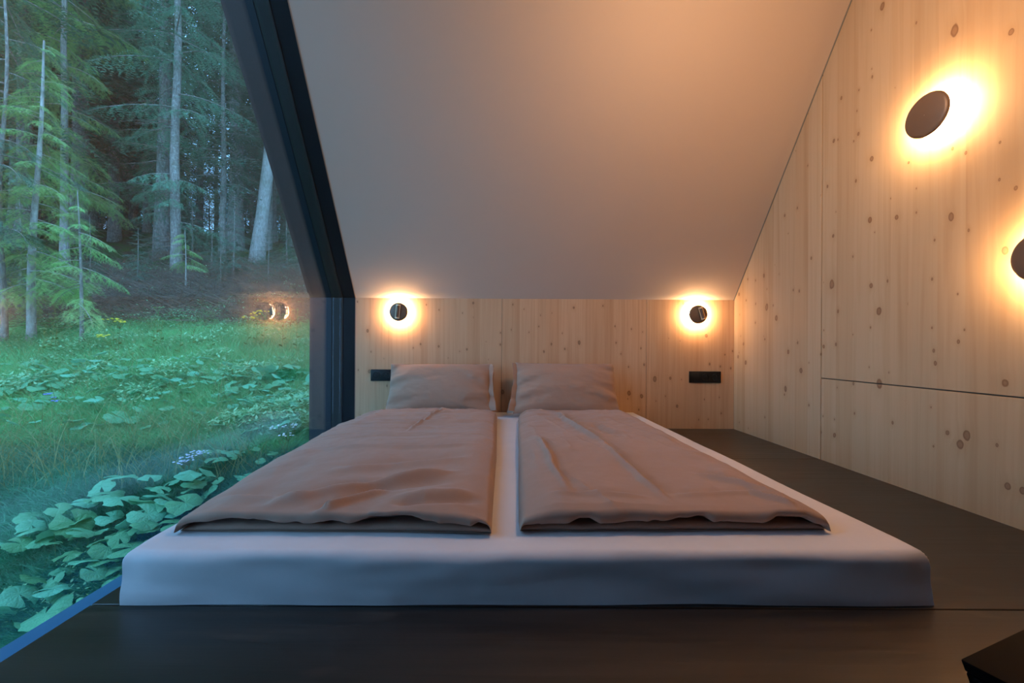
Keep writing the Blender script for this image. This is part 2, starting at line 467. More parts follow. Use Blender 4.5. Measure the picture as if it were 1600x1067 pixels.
# ------------------------------------------------------------------ mattress
MT = 0.112
def build_mattress():
    n = 150; m_ = 130; k = 14
    x0, x1 = -0.834, 0.985; y0, y1 = 0.909, 2.880
    # top-view grid with rolled-down sides: parameter s in [-1,1] beyond |s|>a goes down
    def axis(lo, hi, cnt):
        r = 0.020
        t = np.linspace(0, 1, cnt)
        flat = lo + r + (hi - lo - 2*r) * t
        ang = np.linspace(0, math.pi/2, 7)[:-1]
        pos = np.concatenate([np.full(k, lo), lo + r * (1 - np.cos(ang)), flat, (hi - r * (1 - np.cos(ang)))[::-1], np.full(k, hi)])
        h = np.concatenate([np.linspace(0.0, MT - r, k, endpoint=False), MT - r + r * np.sin(ang), np.full(cnt, MT), (MT - r + r * np.sin(ang))[::-1], np.linspace(0.0, MT - r, k, endpoint=False)[::-1]])
        return pos, h
    px, hx = axis(x0, x1, n); py, hy = axis(y0, y1, m_)
    X, Y = np.meshgrid(px, py, indexing='ij')
    HX, HY = np.meshgrid(hx, hy, indexing='ij')
    Z = np.minimum(HX, HY)
    # keep side walls planar: where one side is low the other coordinate stays
    cx, cy = (x0+x1)/2, (y0+y1)/2
    top = np.clip((Z - (MT - .02)) / .02, 0, 1)
    Z = Z + top * (0.004 * fbm(X*3, Y*3, 3) + 0.004)
    # cloth relief on the front face, long shallow diagonal pulls
    fr = np.clip((y0 + 0.03 - Y) / 0.03, 0, 1) * (1 - top)
    pull = 0.008 * fbm(X * 2.2 + Z * 6, Z * 9 - X * 1.5, 11, 3) + 0.003 * np.sin(X * 9 + Z * 60) * fbm(X * 2, Z * 3, 5, 2)
    Y = Y + fr * pull + fr * 0.003 * (Z / MT)
    for cx_, sg in ((x0, 1), (x1, -1)):
        d = np.abs(X - cx_)
        g = np.exp(-(d / 0.05) ** 2) * np.exp(-((Y - y0) / 0.05) ** 2)
        X = X + sg * g * 0.006
        Y = Y + g * 0.008 * np.clip(Z / MT, 0, 1)
    Z = np.where(Z < 0.02, Z * 0.999, Z)
    V = np.stack([X.ravel(), Y.ravel(), np.maximum(Z, 0.001).ravel()], 1)
    a, b = X.shape
    idx = np.arange(a*b).reshape(a, b)
    Fc = np.stack([idx[:-1, :-1], idx[1:, :-1], idx[1:, 1:], idx[:-1, 1:]], -1).reshape(-1, 4)
    me = mesh('mattress', V, Fc, M_SHEET, True)
    o = link('mattress', me)
    # slight turn of the mattress on the platform, back end towards the window
    o.matrix_world = Matrix.Translation((0.06, 0.909, 0)) @ Matrix.Rotation(math.radians(0.6), 4, 'Z') @ Matrix.Translation((-0.06, -0.909, 0))
    return tag(o, 'thick double mattress in a white fitted sheet lying on the dark platform', 'mattress')
build_mattress()


# ------------------------------------------------------------------ duvets
def build_duvet(front, back, side_l, side_r, creases, seed, label):
    """front/back: (y at left, y at right); side_l/side_r: x as a function of t (0 front .. 1 back)"""
    NU = 190
    zb = MT + .007
    uu = np.linspace(0, 1, NU)
    nb, ntop = 24, 190
    rows = []
    wv = fbm(uu * 5, 0 * uu + seed, seed, 4)
    wv2 = fbm(uu * 9, 0 * uu + seed + 4, seed + 3, 3)
    wv3 = fbm(uu * 4 + 9, 0 * uu + 2, seed + 6, 2)
    edge = np.clip(1 - np.abs(2 * uu - 1) ** 10, 0, 1) ** 0.5
    e2 = np.clip(np.minimum(uu, 1 - uu) / 0.07, 0, 1); e2 = e2 * e2 * (3 - 2 * e2)
    zl = 0.016 * (1 + .55 * wv)             # top of the lower lip
    sl = 0.005 + 0.018 * np.clip(0.45 + wv2 * 2.0, 0, 1)   # slot opening
    tf = 0.056 * (1 + .15 * wv3)
    # profile points: (dy from the front line, z above the mattress)
    def add(dy, z): rows.append((np.broadcast_to(dy, uu.shape).astype(float), np.broadcast_to(z, uu.shape).astype(float)))
    for t in np.linspace(1, 0, nb): add(t * 1.0 + 0.0, 0.0); rows[-1] = ('B', t)
    off = 0.006 + .010 * (wv + 1) * .5
    r = zl / 2
    for a in np.linspace(-90, 90, 9)[1:]:
        aa = math.radians(a); add(off - np.cos(aa) * r * 1.2, r + r * math.sin(aa))
    depth = 0.045 + 0.02 * wv3
    for q in (0.35, 0.7, 1.0): add(off + depth * q, zl - .002 * q)
    for q in (1.0, 0.7, 0.35): add(depth * q - .004, zl + sl * (0.4 + 0.6 * (1 - q)))
    r2 = np.maximum((tf - zl - sl) / 2, .006)
    off2 = -0.004 - .010 * wv2 * .6
    for a in np.linspace(-90, 90, 11):
        aa = math.radians(a); add(off2 - np.cos(aa) * r2 * 0.9, zl + sl + r2 + r2 * math.sin(aa))
    for t in np.linspace(0, 1, ntop)[1:]: rows.append(('T', t))
    L = ((back[0] - front[0]) + (back[1] - front[1])) / 2
    XX, YY, ZZ, TOP = [], [], [], []
    fy = front[0] + (front[1] - front[0]) * uu + 0.008 * fbm(uu * 3, 0 * uu, seed + 9, 3)
    by = back[0] + (back[1] - back[0]) * uu
    for r_ in rows:
        if isinstance(r_[0], str):
            k, t = r_
            y = fy + (by - fy) * t
            y = y + (0.02 if k == 'B' and t == 1 else 0)
            if k == 'B': z = np.zeros_like(uu); tp = 0.0
            else:
                fall = np.clip((1 - t) / 0.030, 0, 1) ** 0.5
                rise = tf + (0.070 - tf) * min(1, (t * L) / 0.5) ** 0.8
                z = rise * fall; tp = 1.0 * fall
        else:
            y = fy + r_[0]; z = r_[1]; tp = 0.25; t = 0.0
            tp = 0.3 if (r_[1].mean() > 0.03) else 0.0
        xl, xr = side_l(t), side_r(t)
        x = xl + (xr - xl) * uu
        XX.append(x); YY.append(y); ZZ.append(z); TOP.append(np.full_like(uu, tp))
    X, Y, Z, T = map(np.array, (XX, YY, ZZ, TOP))
    U = np.broadcast_to(uu, X.shape)
    wide = np.clip(np.minimum(U, 1 - U) / 0.16, 0, 1); wide = np.sin(wide * math.pi / 2) ** 0.6
    ed = np.clip(np.minimum(U, 1 - U) / 0.018, 0, 1); ed = np.sqrt(1 - (1 - ed) ** 2)
    Z = Z * (0.50 + 0.50 * wide) * (0.22 + 0.78 * ed)
    relief = 0.013 * fbm(X * 4, Y * 3, seed, 3) + 0.006 * fbm(X * 5, Y * 22, seed + 1, 3) * np.clip((Y - 1.7) / .7, 0, 1)
    relief += 0.0042 * fbm(X * 11, Y * 10, seed + 2, 4)
    if seed == 3: rg = (1 - np.abs(fbm(X * 2.6 + Y, Y * 10 - X * 2, seed + 40, 2))) ** 7 * (.35 + .65 * np.clip((Y - 1.6) / .5, 0, 1))
    else: rg = (1 - np.abs(fbm(X * 9 + Y * 2, Y * 2.4, seed + 40, 2))) ** 7 * .6
    relief += 0.0075 * rg
    for (ax, ay), (bx, by_), wd, amp in creases:
        d = np.array([bx - ax, by_ - ay]); ln = np.hypot(*d); d /= ln
        wob = 0.010 * fbm(X * 6, Y * 6, seed + 31, 2)
        t = (X - ax) * d[0] + (Y - ay) * d[1]; s = -(X - ax) * d[1] + (Y - ay) * d[0] + wob
        en = np.clip(t / (0.25 * ln), 0, 1) * np.clip((ln - t) / (0.3 * ln), 0, 1)
        en = en * en * (3 - 2 * en)
        prof = np.exp(-(s / wd) ** 2) - 0.55 * np.exp(-((s - 1.7 * wd) / (1.3 * wd)) ** 2)
        relief += 1.35 * amp * en * prof
    Z = Z + relief * T * (0.35 + .65 * wide)
    Z = np.maximum(Z, 0.0)
    Yw = Y + T * 0.003 * fbm(X * 9, Y * 9, seed + 8, 2)
    Xw = X + 0.006 * fbm(Y * 3, X * 2, seed + 12, 3)
    V = np.stack([Xw.ravel(), Yw.ravel(), (zb + Z).ravel()], 1)
    a, b = X.shape
    idx = np.arange(a * b).reshape(a, b)
    Fc = [np.stack([idx[:-1, :-1], idx[:-1, 1:], idx[1:, 1:], idx[1:, :-1]], -1).reshape(-1, 4)]
    Fc.append(np.stack([idx[-1, :-1], idx[-1, 1:], idx[0, 1:], idx[0, :-1]], -1).reshape(-1, 4))
    Fc = np.concatenate(Fc)
    me = mesh('duvet', V, Fc, M_DUVET, True)
    import bmesh
    bm = bmesh.new(); bm.from_mesh(me)
    bm.verts.ensure_lookup_table()
    bmesh.ops.holes_fill(bm, edges=[e_ for e_ in bm.edges if len(e_.link_faces) == 1], sides=0)
    bmesh.ops.recalc_face_normals(bm, faces=bm.faces)
    bm.to_mesh(me); bm.free()
    me.polygons.foreach_set('use_smooth', [True] * len(me.polygons))
    me.set_sharp_from_angle(angle=math.radians(75))
    return tag(link('duvet', me), label, 'duvet', 'taupe duvets folded on the bed')

build_duvet((1.005, 0.995), (2.50, 2.60),
            lambda t: -0.775 - 0.055 * math.sin(min(1, t * 1.3) * math.pi * .5) + 0.06 * max(0, t - .75) * 4 * .8,
            lambda t: -0.012 + 0.012 * t,
            [((-0.62, 1.00), (-0.10, 1.30), .020, .016), ((-0.46, 0.97), (-0.28, 1.14), .012, .014),
             ((-0.28, 1.02), (-0.02, 1.10), .018, -.014), ((-0.55, 1.25), (-0.05, 1.45), .022, .009),
             ((-0.70, 1.50), (-0.05, 1.62), .018, .008), ((-0.75, 1.70), (0.0, 1.85), .016, .006),
             ((-0.42, 1.85), (-0.33, 2.55), .010, .008), ((-0.70, 2.05), (-0.02, 2.15), .014, .006),
             ((-0.50, 2.28), (-0.02, 2.20), .012, .006), ((-0.65, 2.40), (-0.05, 2.36), .012, .006),
             ((-0.40, 1.12), (-0.10, 1.22), .03, -.012), ((-0.75, 1.08), (-0.45, 1.05), .02, .009)],
            3, 'left taupe duvet, on the window side of the bed, with shallow cross wrinkles')
build_duvet((1.010, 1.030), (2.50, 2.50),
            lambda t: 0.055 + 0.07 * t, lambda t: 0.825 - 0.03 * t,
            [((0.33, 2.45), (0.44, 1.55), .014, .015), ((0.42, 1.70), (0.45, 1.02), .013, .011),
             ((0.16, 1.85), (0.20, 1.05), .012, .010), ((0.48, 2.10), (0.52, 1.80), .025, -.012),
             ((0.60, 1.30), (0.80, 1.08), .014, .010), ((0.68, 1.12), (0.76, 1.02), .009, .012),
             ((0.12, 1.10), (0.42, 1.08), .012, .007), ((0.45, 1.10), (0.78, 1.12), .012, .006),
             ((0.20, 2.20), (0.70, 2.12), .014, .004), ((0.55, 2.3), (0.76, 1.5), .02, .006)],
            21, 'right taupe duvet, farther from the window, with one long crease down its middle')


# ------------------------------------------------------------------ pillows
def build_pillow(cx, y_foot, width, height, thick, lean, roll, seed, flap_side, label, spread=0.0):
    root = empty('pillow', (cx, y_foot, MT + .030), label, 'pillow', 'taupe pillows against the headboard')
    n, m_ = 90, 70
    u = np.linspace(-1, 1, n); v = np.linspace(-1, 1, m_)
    U, Vv = np.meshgrid(u, v, indexing='ij')
    def side(sg):
        cu = np.abs(U) ** 2.6; cv = np.abs(Vv) ** 2.4
        T = np.clip(1 - cu, 0, 1) ** 0.55 * np.clip(1 - cv, 0, 1) ** 0.55
        wob = fbm(U * 2 + 3, Vv * 2, seed, 3)
        fold = np.abs(U) ** 2.5 * (0.020 * np.sin((Vv * 9 + np.abs(U) * 5) + wob * 3)) * np.clip(1 - cu, 0, 1) ** .4
        T = thick * T * (1 + .12 * wob) + fold * (sg > 0) + 0.003 * fbm(U * 6, Vv * 6, seed + 2, 3) * np.clip(1 - cv, 0, 1)
        # sides pulled in, corners stay
        w_ = width / 2 * (1 - 0.035 * (1 - Vv ** 2)) * (1 + spread * (-Vv + 1) * 0.5)
        h_ = height / 2 * (1 - 0.02 * (1 - U ** 2))
        X = U * w_ + 0.004 * fbm(Vv * 3, U * 0, seed + 5, 3) * np.abs(U) ** 4
        Z = Vv * h_ + height / 2
        return X, -sg * T, Z
    Xa, Ya, Za = side(1); Xb, Yb, Zb = side(-1)
    V = np.concatenate([np.stack([Xa.ravel(), Ya.ravel(), Za.ravel()], 1), np.stack([Xb.ravel(), Yb.ravel() , Zb.ravel()], 1)])
    idx = np.arange(n*m_).reshape(n, m_); k = n*m_
    q = lambda I, fl: np.stack([I[:-1, :-1], I[1:, :-1], I[1:, 1:], I[:-1, 1:]][::(1 if fl else -1)], -1).reshape(-1, 4)
    Fc = np.concatenate([q(idx, True), q(idx + k, False)])
    me = mesh('cushion', V, Fc, M_PILLOW, True)
    import bmesh
    bm = bmesh.new(); bm.from_mesh(me)
    bmesh.ops.remove_doubles(bm, verts=bm.verts, dist=0.0006)
    bmesh.ops.recalc_face_normals(bm, faces=bm.faces)
    bm.to_mesh(me); bm.free()
    me.polygons.foreach_set('use_smooth', [True] * len(me.polygons))
    link('cushion', me, root)
    # open, crumpled end of the pillowcase: two layers with a dark mouth between
    mb = MB(); N = 26
    for layer in (0, 1):
        pts = []
        for i in range(N):
            t = i / (N - 1); z = height * (0.03 + 0.95 * t)
            wv = float(fbm(t * 5 + layer * 7, 0.3, seed + 15, 3)); wv2 = float(fbm(t * 8, 2.0 + layer, seed + 19, 3))
            xin = flap_side * (width / 2 * (1 - 0.035 * (1 - (2*t-1)**2)) * (1 + spread * (1 - t)) - .012)
            xo = xin + flap_side * (0.030 + 0.010 * wv + 0.018 * (1 - t) ** 2)
            ymid = (-.006 if layer == 0 else .008) + (-.012 + .014 * wv2 if layer == 0 else .016 + .012 * wv2) * (0.4 + (1 - t))
            for (x_, y_) in ((xin, ymid * .3), ((xin + xo) / 2, ymid), (xo, ymid * 1.3 + .006 * wv2)):
                pts.append((x_, y_, z)); 
        V = pts + [(x_, y_ + .0025, z_) for x_, y_, z_ in pts]; K = len(pts); Fq = []
        for i in range(N - 1):
            for j in range(2):
                a = i*3+j; Fq += [(a, a+1, a+4, a+3), (K+a, K+a+3, K+a+4, K+a+1)]
            Fq += [(i*3+2, K+i*3+2, K+i*3+5, i*3+5), (i*3, i*3+3, K+i*3+3, K+i*3)]
        Fq += [(0, K, K+1, 1), (1, K+1, K+2, 2), (3*N-3, 3*N-2, K+3*N-2, K+3*N-3), (3*N-2, 3*N-1, K+3*N-1, K+3*N-2)]
        mb.add(V, Fq)
    mb.build('pillowcase_hem', M_PILLOW, root, smooth=True)
    root.rotation_euler = (math.radians(-lean), math.radians(roll), 0)
    return root

build_pillow(-0.385, 2.655, 0.68, 0.335, 0.078, 22, -0.3, 4, 1, 'left taupe pillow leaning on the headboard in front of the socket plate', 0.02)
build_pillow(0.445, 2.625, 0.66, 0.345, 0.082, 22, 0.6, 9, -1, 'right taupe pillow leaning on the bare middle of the headboard', 0.05)


# ------------------------------------------------------------------ sconces
def build_sconce(loc, normal, rad, gap, led, led_r, label, spot=None, plate_r=None):
    """loc on the wall; normal: -1 'y' back wall facing the room, or 'x' right wall"""
    root = empty('wall_sconce', loc, label, 'wall lamp', 'round disc wall lamps')
    def part(mb, name, mat, **kw): return mb.build(name, mat, root, **kw)
    part(MB().lathe([(0, .0005), (rad * .50, .0005), (rad * .52, .004), (rad * .52, gap * .45), (rad * .44, gap * .5), (rad * .44, gap - .010)], 48, closed=False), 'mounting_plate', M_PLATE, smooth=True)
    part(MB().lathe([(0.001, gap), (rad * .86, gap), (rad * .97, gap - .004), (rad, gap - .008), (rad, gap - .012), (rad * .9, gap - .0125), (rad * .40, gap - .0125)], 64, closed=False), 'disc', M_BRONZE, smooth=True)
    # led ring looks back at the wall
    part(MB().lathe([(rad * .72, gap - .0130), (rad * .72, gap - .0160), (rad * .985, gap - .0160), (rad * .985, gap - .0128)], 64, closed=False), 'led_ring', led)
    if spot:
        ox, oz, ang, ln, r = spot
        M = Matrix.Translation((ox, oz, gap + r + .003)) @ Matrix.Rotation(ang, 4, 'Z') @ Matrix.Rotation(math.radians(90), 4, 'X') @ Matrix.Translation((0, 0, -ln / 2))
        sp_ = part(MB().lathe([(r * .80, 0.004), (r, .004), (r, ln - .004), (r * .80, ln - .004)], 32, M), 'reading_spot', M_BRONZE, smooth=True)
        hw, hl, tb = r * 1.5, ln / 2 + .004, .0036
        fr_ = MB()
        for a_, b_ in (((-hw, -hl), (-hw + tb, hl)), ((hw - tb, -hl), (hw, hl)), ((-hw + tb, -hl), (hw - tb, -hl + tb)), ((-hw + tb, hl - tb), (hw - tb, hl))):
            fr_.box((a_[0], a_[1], gap + .004), (b_[0], b_[1], gap + .012))
        fr_.v = [tuple(Matrix.Translation((ox, oz, 0)) @ Matrix.Rotation(ang, 4, 'Z') @ Vector(v)) for v in fr_.v]
        part(fr_, 'lit_outline_frame', M_BRASS)  # pale frame added to draw the lit outline around the spot
        for a, b in ((0, .0055), (ln - .0055, ln)):
            MB().lathe([(r * .7, a), (r * 1.06, a), (r * 1.06, b), (r * .7, b)], 32, M, closed=True).build('end_ring', M_BRASS, sp_, smooth=True)
        part(MB().lathe([(0.006, gap - .002), (0.006, gap + .012)], 16, Matrix.Translation((ox, oz, 0))), 'swivel', M_BRASS, smooth=True)
    if normal == 'y': root.rotation_euler = (math.radians(90), 0, 0)      # local z -> -y
    else: root.rotation_euler = (math.radians(90), 0, math.radians(-90))     # local z -> -x
    return root

p = P(622, 487, YB); q = P(1090, 491, YB)
def wallpos(px, py, gap): 
    a = P(px, py, YB - gap); return (a.x, YB, a.z)
build_sconce(wallpos(622.3, 487, .045), 'y', .0645, .045, M_LED, None, 'small disc lamp on the headboard nearest the window, its reading spot nearly upright',
             (-.002, .001, math.radians(-5), .090, .0100))
build_sconce(wallpos(1092, 491, .045), 'y', .0645, .045, M_LED, None, 'small disc lamp above the bare socket plate, its reading spot tilted',
             (.017, .006, math.radians(16), .080, .0095))
def rightpos(px, py, gap):
    Y = (XR - gap) * F / (px - PX); a = P(px, py, Y); Y = a.y * (XR - gap) / a.x; a = P(px, py, Y); return (XR, a.y, a.z)
build_sconce(rightpos(1444, 180, .062), 'x', .080, .062, M_LED_R, None, 'upper large disc lamp on the spruce side wall, whole in view below the sloping ceiling')
build_sconce(rightpos(1628, 399, .062), 'x', .080, .062, M_LED_R, None, 'lower large disc lamp on the spruce side wall, cut by the picture edge')


# ------------------------------------------------------------------ sockets
def build_sockets(cx, cz, filled, label):
    root = empty('socket_plate', (cx, YB, cz), label, 'socket', 'black socket plates on the headboard')
    W, H, D = .223, .081, .010
    MB().box((-W/2, -D, -H/2), (W/2, -.0003, H/2)).build('cover_plate', M_SOCK, root, bevel=.0022, seg=3)
    for i, kind in enumerate(filled):
        x = (i - 1) * .071
        if kind:
            M = Matrix.Translation((x, -D, 0)) @ Matrix.Rotation(math.radians(90), 4, 'X')
            s_ = MB().lathe([(.0262, -.0006), (.0262, .0022), (.0248, .0030), (.0228, .0030), (.0212, -.0006 + .0008), (.010, .0004), (.001, .0004)], 40, M, closed=False).build('socket_insert', M_SOCK, root, smooth=True)
            MB().lathe([(.0024, 0), (.0024, .011), (.0012, .013)], 12, M @ Matrix.Translation((0, .0105, 0))).build('earth_pin', M_PIN, s_, smooth=True)
            for sx in (-.0095, .0095):
                MB().lathe([(.0026, .0004), (.0026, .0007)], 12, M @ Matrix.Translation((sx, -.002, 0))).build('contact_hole', M_GASK, s_)
        else:
            MB().box((x - .0275, -D - .0018, -.0275), (x + .0275, -D - .0001, .0275)).build('blank_cover', M_SOCK, root, bevel=.0007, seg=2)
    return root
a = P(604, 586, YB); build_sockets(a.x + .002, a.z, (1, 1, 0), 'black socket plate between window post and pillow, its end hidden by the pillow')
a = P(1101, 589, YB); build_sockets(a.x, a.z, (0, 1, 1), 'black socket plate below the right headboard lamp, wholly bare of pillows')

# ------------------------------------------------------------------ dark box at the platform's near corner
c0 = Vector((.623, .55, .159)); e1 = Vector((.938, .347, 0)); e2 = Vector((.347, -.938, 0))
top = [c0, c0 + e1 * .34, c0 + e1 * .34 + e2 * .30, c0 + e2 * .30]
ctr = sum(top, Vector()) / 4
bot = [Vector((ctr.x + (t.x - ctr.x) * .80, ctr.y + (t.y - ctr.y) * .80, .0005)) for t in top]
bx = empty('storage_box', (ctr.x, ctr.y, 0), 'black angular box with tapered sides standing on the platform right of the mattress', 'box')
lo = Vector((ctr.x, ctr.y, 0))
mid = [b_.lerp(t_, .90) for b_, t_ in zip(bot, top)]
MB().add([v_ - lo for v_ in bot + mid], [(3,2,1,0),(4,5,6,7),(0,1,5,4),(1,2,6,5),(2,3,7,6),(3,0,4,7)]).build('body', M_BIN, bx, bevel=.003)
m2 = [Vector((v_.x, v_.y, v_.z + .0008)) for v_ in mid]
MB().add([v_ - lo for v_ in m2 + top], [(3,2,1,0),(4,5,6,7),(0,1,5,4),(1,2,6,5),(2,3,7,6),(3,0,4,7)]).build('lid', M_BIN, bx, bevel=.002)

# ================================================================== outside
M_SOIL = simple('forest_soil', (0.055, 0.060, 0.035), 0.95, 0, 0.5, 2.5)
def ground_mat():
    m = NT('hillside_ground'); x, y, z = m.xyz(m.coord())
    n1 = m.noise(m.coord(), 1.3, 5, .6); n2 = m.noise(m.coord(), 9, 4, .6)
    grass = m.mix(n2, (0.012, 0.05, 0.02), (0.06, 0.17, 0.06))
    litter = m.mix(n2, (0.045, 0.035, 0.022), (0.12, 0.095, 0.065))
    moss = m.mix(m.ramp(n1, [(0.42, 0.0), (0.58, 1.0)]), litter, (0.05, 0.11, 0.03))
    far = m.ramp(m.math('DIVIDE', m.math('ADD', y, m.math('MULTIPLY', n1, 2.0)), 20.0), [(0.30, 0.0), (0.38, 1.0)])
    m.set(m.mix(far, grass, moss), 0.95); m.b.inputs['Specular IOR Level'].default_value = 0.1
    m.bump(n2, 0.6, 0.05); return m.m
M_GROUND = ground_mat()
M_BARK = None
def bark_mat(name, c, c2):
    m = NT(name); x, y, z = m.xyz(m.coord())
    n1 = m.noise(m.comb(m.math('MULTIPLY', x, 26), m.math('MULTIPLY', y, 26), m.math('MULTIPLY', z, 9)), 1, 4, .65)
    n2 = m.noise(m.coord(), 1.6, 3)
    n3 = m.noise(m.coord(), 14, 2)
    col = m.mix(m.ramp(n1, [(0.35, 0.0), (0.7, 1.0)]), c, c2)
    col = m.mix(m.math('MULTIPLY', m.ramp(n2, [(0.5, 0.0), (0.65, 1.0)]), 0.35), col, (0.10, 0.14, 0.07))
    col = m.mix(m.math('MULTIPLY', m.ramp(n3, [(0.60, 0.0), (0.66, 1.0)]), 0.6), col, (0.42, 0.42, 0.38))
    m.set(col, 0.9); m.bump(n1, 0.6, 0.01); return m.m
M_BARK = bark_mat('spruce_bark', (0.14, 0.12, 0.10), (0.36, 0.32, 0.28))
M_BARK_PALE = bark_mat('pale_bark', (0.27, 0.23, 0.20), (0.50, 0.46, 0.42))
M_TWIG = simple('dead_twig', (0.16, 0.12, 0.09), 0.9, 0, 0.3, 5)
M_NEEDLE = leaf_mat('spruce_needles', (0.10, 0.20, 0.12), 0.45, 1.2, 0.15)
M_NEEDLE_Y = leaf_mat('young_spruce_needles', (0.36, 0.56, 0.20), 0.55, 2.5, 0.30)
def veins(mat):
    t = mat.node_tree; m = NT.__new__(NT); m.m = mat; m.t = t; m.b = t.nodes['Principled BSDF']
    x, y, z = m.xyz(m.coord())
    an = m.math('ARCTAN2', y, x)
    wv = m.math('ABSOLUTE', m.math('SINE', m.math('MULTIPLY', m.math('ADD', an, m.math('MULTIPLY', m.noise(m.coord(), 3, 2), 0.5)), 5.5)))
    ln = m.ramp(wv, [(0.0, 1.0), (0.16, 0.0)])
    old = m.b.inputs['Base Color'].links[0].from_socket
    m.L(m.mix(m.math('MULTIPLY', ln, 0.35), old, (0.42, 0.66, 0.40)), m.b.inputs['Base Color'])
    m.bump(m.math('SUBTRACT', wv, m.math('MULTIPLY', m.noise(m.coord(), 9, 3), 2.5)), 0.25, 0.03)
    return mat
M_NEEDLE_M = leaf_mat('drooping_spruce_needles', (0.15, 0.31, 0.18), 0.65, 1.2, 0.2)
M_LEAF = leaf_mat('butterbur_leaf', (0.15, 0.45, 0.23), 0.35, 20, 0.25, 0.5)
veins(M_LEAF)
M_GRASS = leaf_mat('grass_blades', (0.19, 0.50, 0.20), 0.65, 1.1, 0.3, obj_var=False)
M_GRASS_DRY = leaf_mat('meadow_stalks', (0.30, 0.33, 0.13), 0.3, 2.0, 0.3, obj_var=False)
M_HERB = leaf_mat('meadow_herbs', (0.34, 0.64, 0.34), 0.55, 1.6, 0.3, obj_var=False)
M_STEM = leaf_mat('green_stem', (0.16, 0.26, 0.08), 0.2, 5, 0.1)
M_WHITE = simple('white_petals', (0.78, 0.80, 0.80), 0.7)
M_YELLOW = simple('yellow_petals', (0.80, 0.62, 0.04), 0.7)
M_BLUE = simple('blue_petals', (0.22, 0.28, 0.85), 0.7)

def ground_h(x, y):
    x = np.asarray(x, float); y = np.asarray(y, float)
    yy = np.maximum(y, 0.6)
    g = -1.862 + .36 * np.minimum(yy, 21) + .20 * np.maximum(yy - 21, 0)
    g = np.maximum(g, -1.62)
    amp = np.clip((yy - 1.5) / 10, .06, 1)
    g = g + amp * 0.42 * fbm(x * .35, y * .35, 40, 4)
    # low bank of long grass running away beside the cabin
    d = (y - (2.35 + 0.0 * x)) - 0.62 * (-(x + 1.6)) * 0.42
    g = g + 0.10 * np.exp(-(d / 0.55) ** 2) - 0.05 * np.exp(-((d + .9) / .5) ** 2)
    return g + EYE
def G_at(px, py):
    """ground point seen at a pixel"""
    lo_, hi_ = 0.8, 40.0; last = None
    for Y in np.concatenate([np.arange(0.9, 8, .03), np.arange(8, 45, .1)]):
        a = P(px, py, Y)
        if float(ground_h(a.x, a.y)) >= a.z: return Vector((a.x, a.y, float(ground_h(a.x, a.y))))
    a = P(px, py, 20); return Vector((a.x, a.y, float(ground_h(a.x, a.y))))

def build_ground():
    ys = np.concatenate([np.linspace(-4, 1, 12), np.linspace(1.1, 8, 110), np.linspace(8.3, 24, 80), np.linspace(25, 75, 26)])
    us = np.linspace(0, 1, 170)
    X = np.zeros((len(ys), len(us))); Y = np.repeat(ys[:, None], len(us), 1)
    for i, y in enumerate(ys):
        xl = min(-14, -1.9 * y - 6); xr = -1.335 if y < 3.05 else min(22, -1.335 + (y - 3.05) * 3)
        X[i] = xr + (xl - xr) * us ** 1.5
    Z = ground_h(X, Y)
    V = np.stack([X.ravel(), Y.ravel(), Z.ravel()], 1); a, b = X.shape
    idx = np.arange(a*b).reshape(a, b)
    Fc = np.stack([idx[:-1, :-1], idx[:-1, 1:], idx[1:, 1:], idx[1:, :-1]], -1).reshape(-1, 4)
    tag(link('ground', mesh('ground', V, Fc, M_GROUND, True)), kind='structure')
build_ground()


# ------------------------------------------------------------------ grass and herbs (uncountable)
def blades(n, sampler, hmin, hmax, width, lean, seed, seg=3):
    r = np.random.default_rng(seed)
    x, y = sampler(r, n); n = len(x); z = ground_h(x, y)
    h = hmin + (hmax - hmin) * r.random(n) ** 1.3
    az = r.random(n) * 2 * np.pi; le = lean * (0.3 + r.random(n)) * h
    dx, dy = np.cos(az) * le, np.sin(az) * le
    wa = r.random(n) * np.pi; wx, wy = np.cos(wa), np.sin(wa)
    V = []; 
    for k in range(seg + 1):
        t = k / seg; cx = x + dx * t ** 2; cy = y + dy * t ** 2; cz = z - .01 + h * (t - 0.25 * lean * t ** 2)
        wd = width * (1 - t ** 1.5) * (0.6 + .4 * (h / hmax)) + .0003
        V.append(np.stack([cx - wx * wd, cy - wy * wd, cz], 1)); V.append(np.stack([cx + wx * wd, cy + wy * wd, cz], 1))
    V = np.stack(V, 1).reshape(-1, 3); base = (np.arange(n) * (2 * (seg + 1)))[:, None]
    F_ = []
    for k in range(seg):
        F_.append(base + np.array([[2*k, 2*k+1, 2*k+3, 2*k+2]]))
    return V, np.concatenate(F_)

def view_sampler(py0, py1, px0=-90, px1=520, power=1.0, noise_cut=None, seed=0):
    """points on the hill, spread evenly as seen from the room's window side"""
    def s(r, n):
        pyv = py0 + (py1 - py0) * r.random(n) ** power; pxv = px0 + (px1 - px0) * r.random(n)
        k = -(pyv - PY) / F
        y = 1.862 / np.maximum(.36 - k, .04)
        y = y * (1 + 0.05 * (r.random(n) - .5)); x = (pxv - PX) / F * y
        x = x + .1 * (r.random(n) - .5)
        ok = (x < -1.42) | (y > 3.2)
        ok &= (x < -1.36) | (y > 3.2)
        if noise_cut is not None: ok &= fbm(x * 1.1, y * 1.1, seed, 3) > noise_cut
        return x[ok], y[ok]
    return s
V0, F0 = blades(30000, view_sampler(655, 730, -60, 520), .07, .20, .0028, .9, 77)
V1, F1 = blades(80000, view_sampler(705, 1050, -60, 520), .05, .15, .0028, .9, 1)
V2, F2 = blades(60000, view_sampler(500, 690), .10, .26, .0040, .7, 2)
V3, F3 = blades(6500, view_sampler(425, 525, noise_cut=0.0, seed=61), .10, .28, .006, .8, 3, 2)
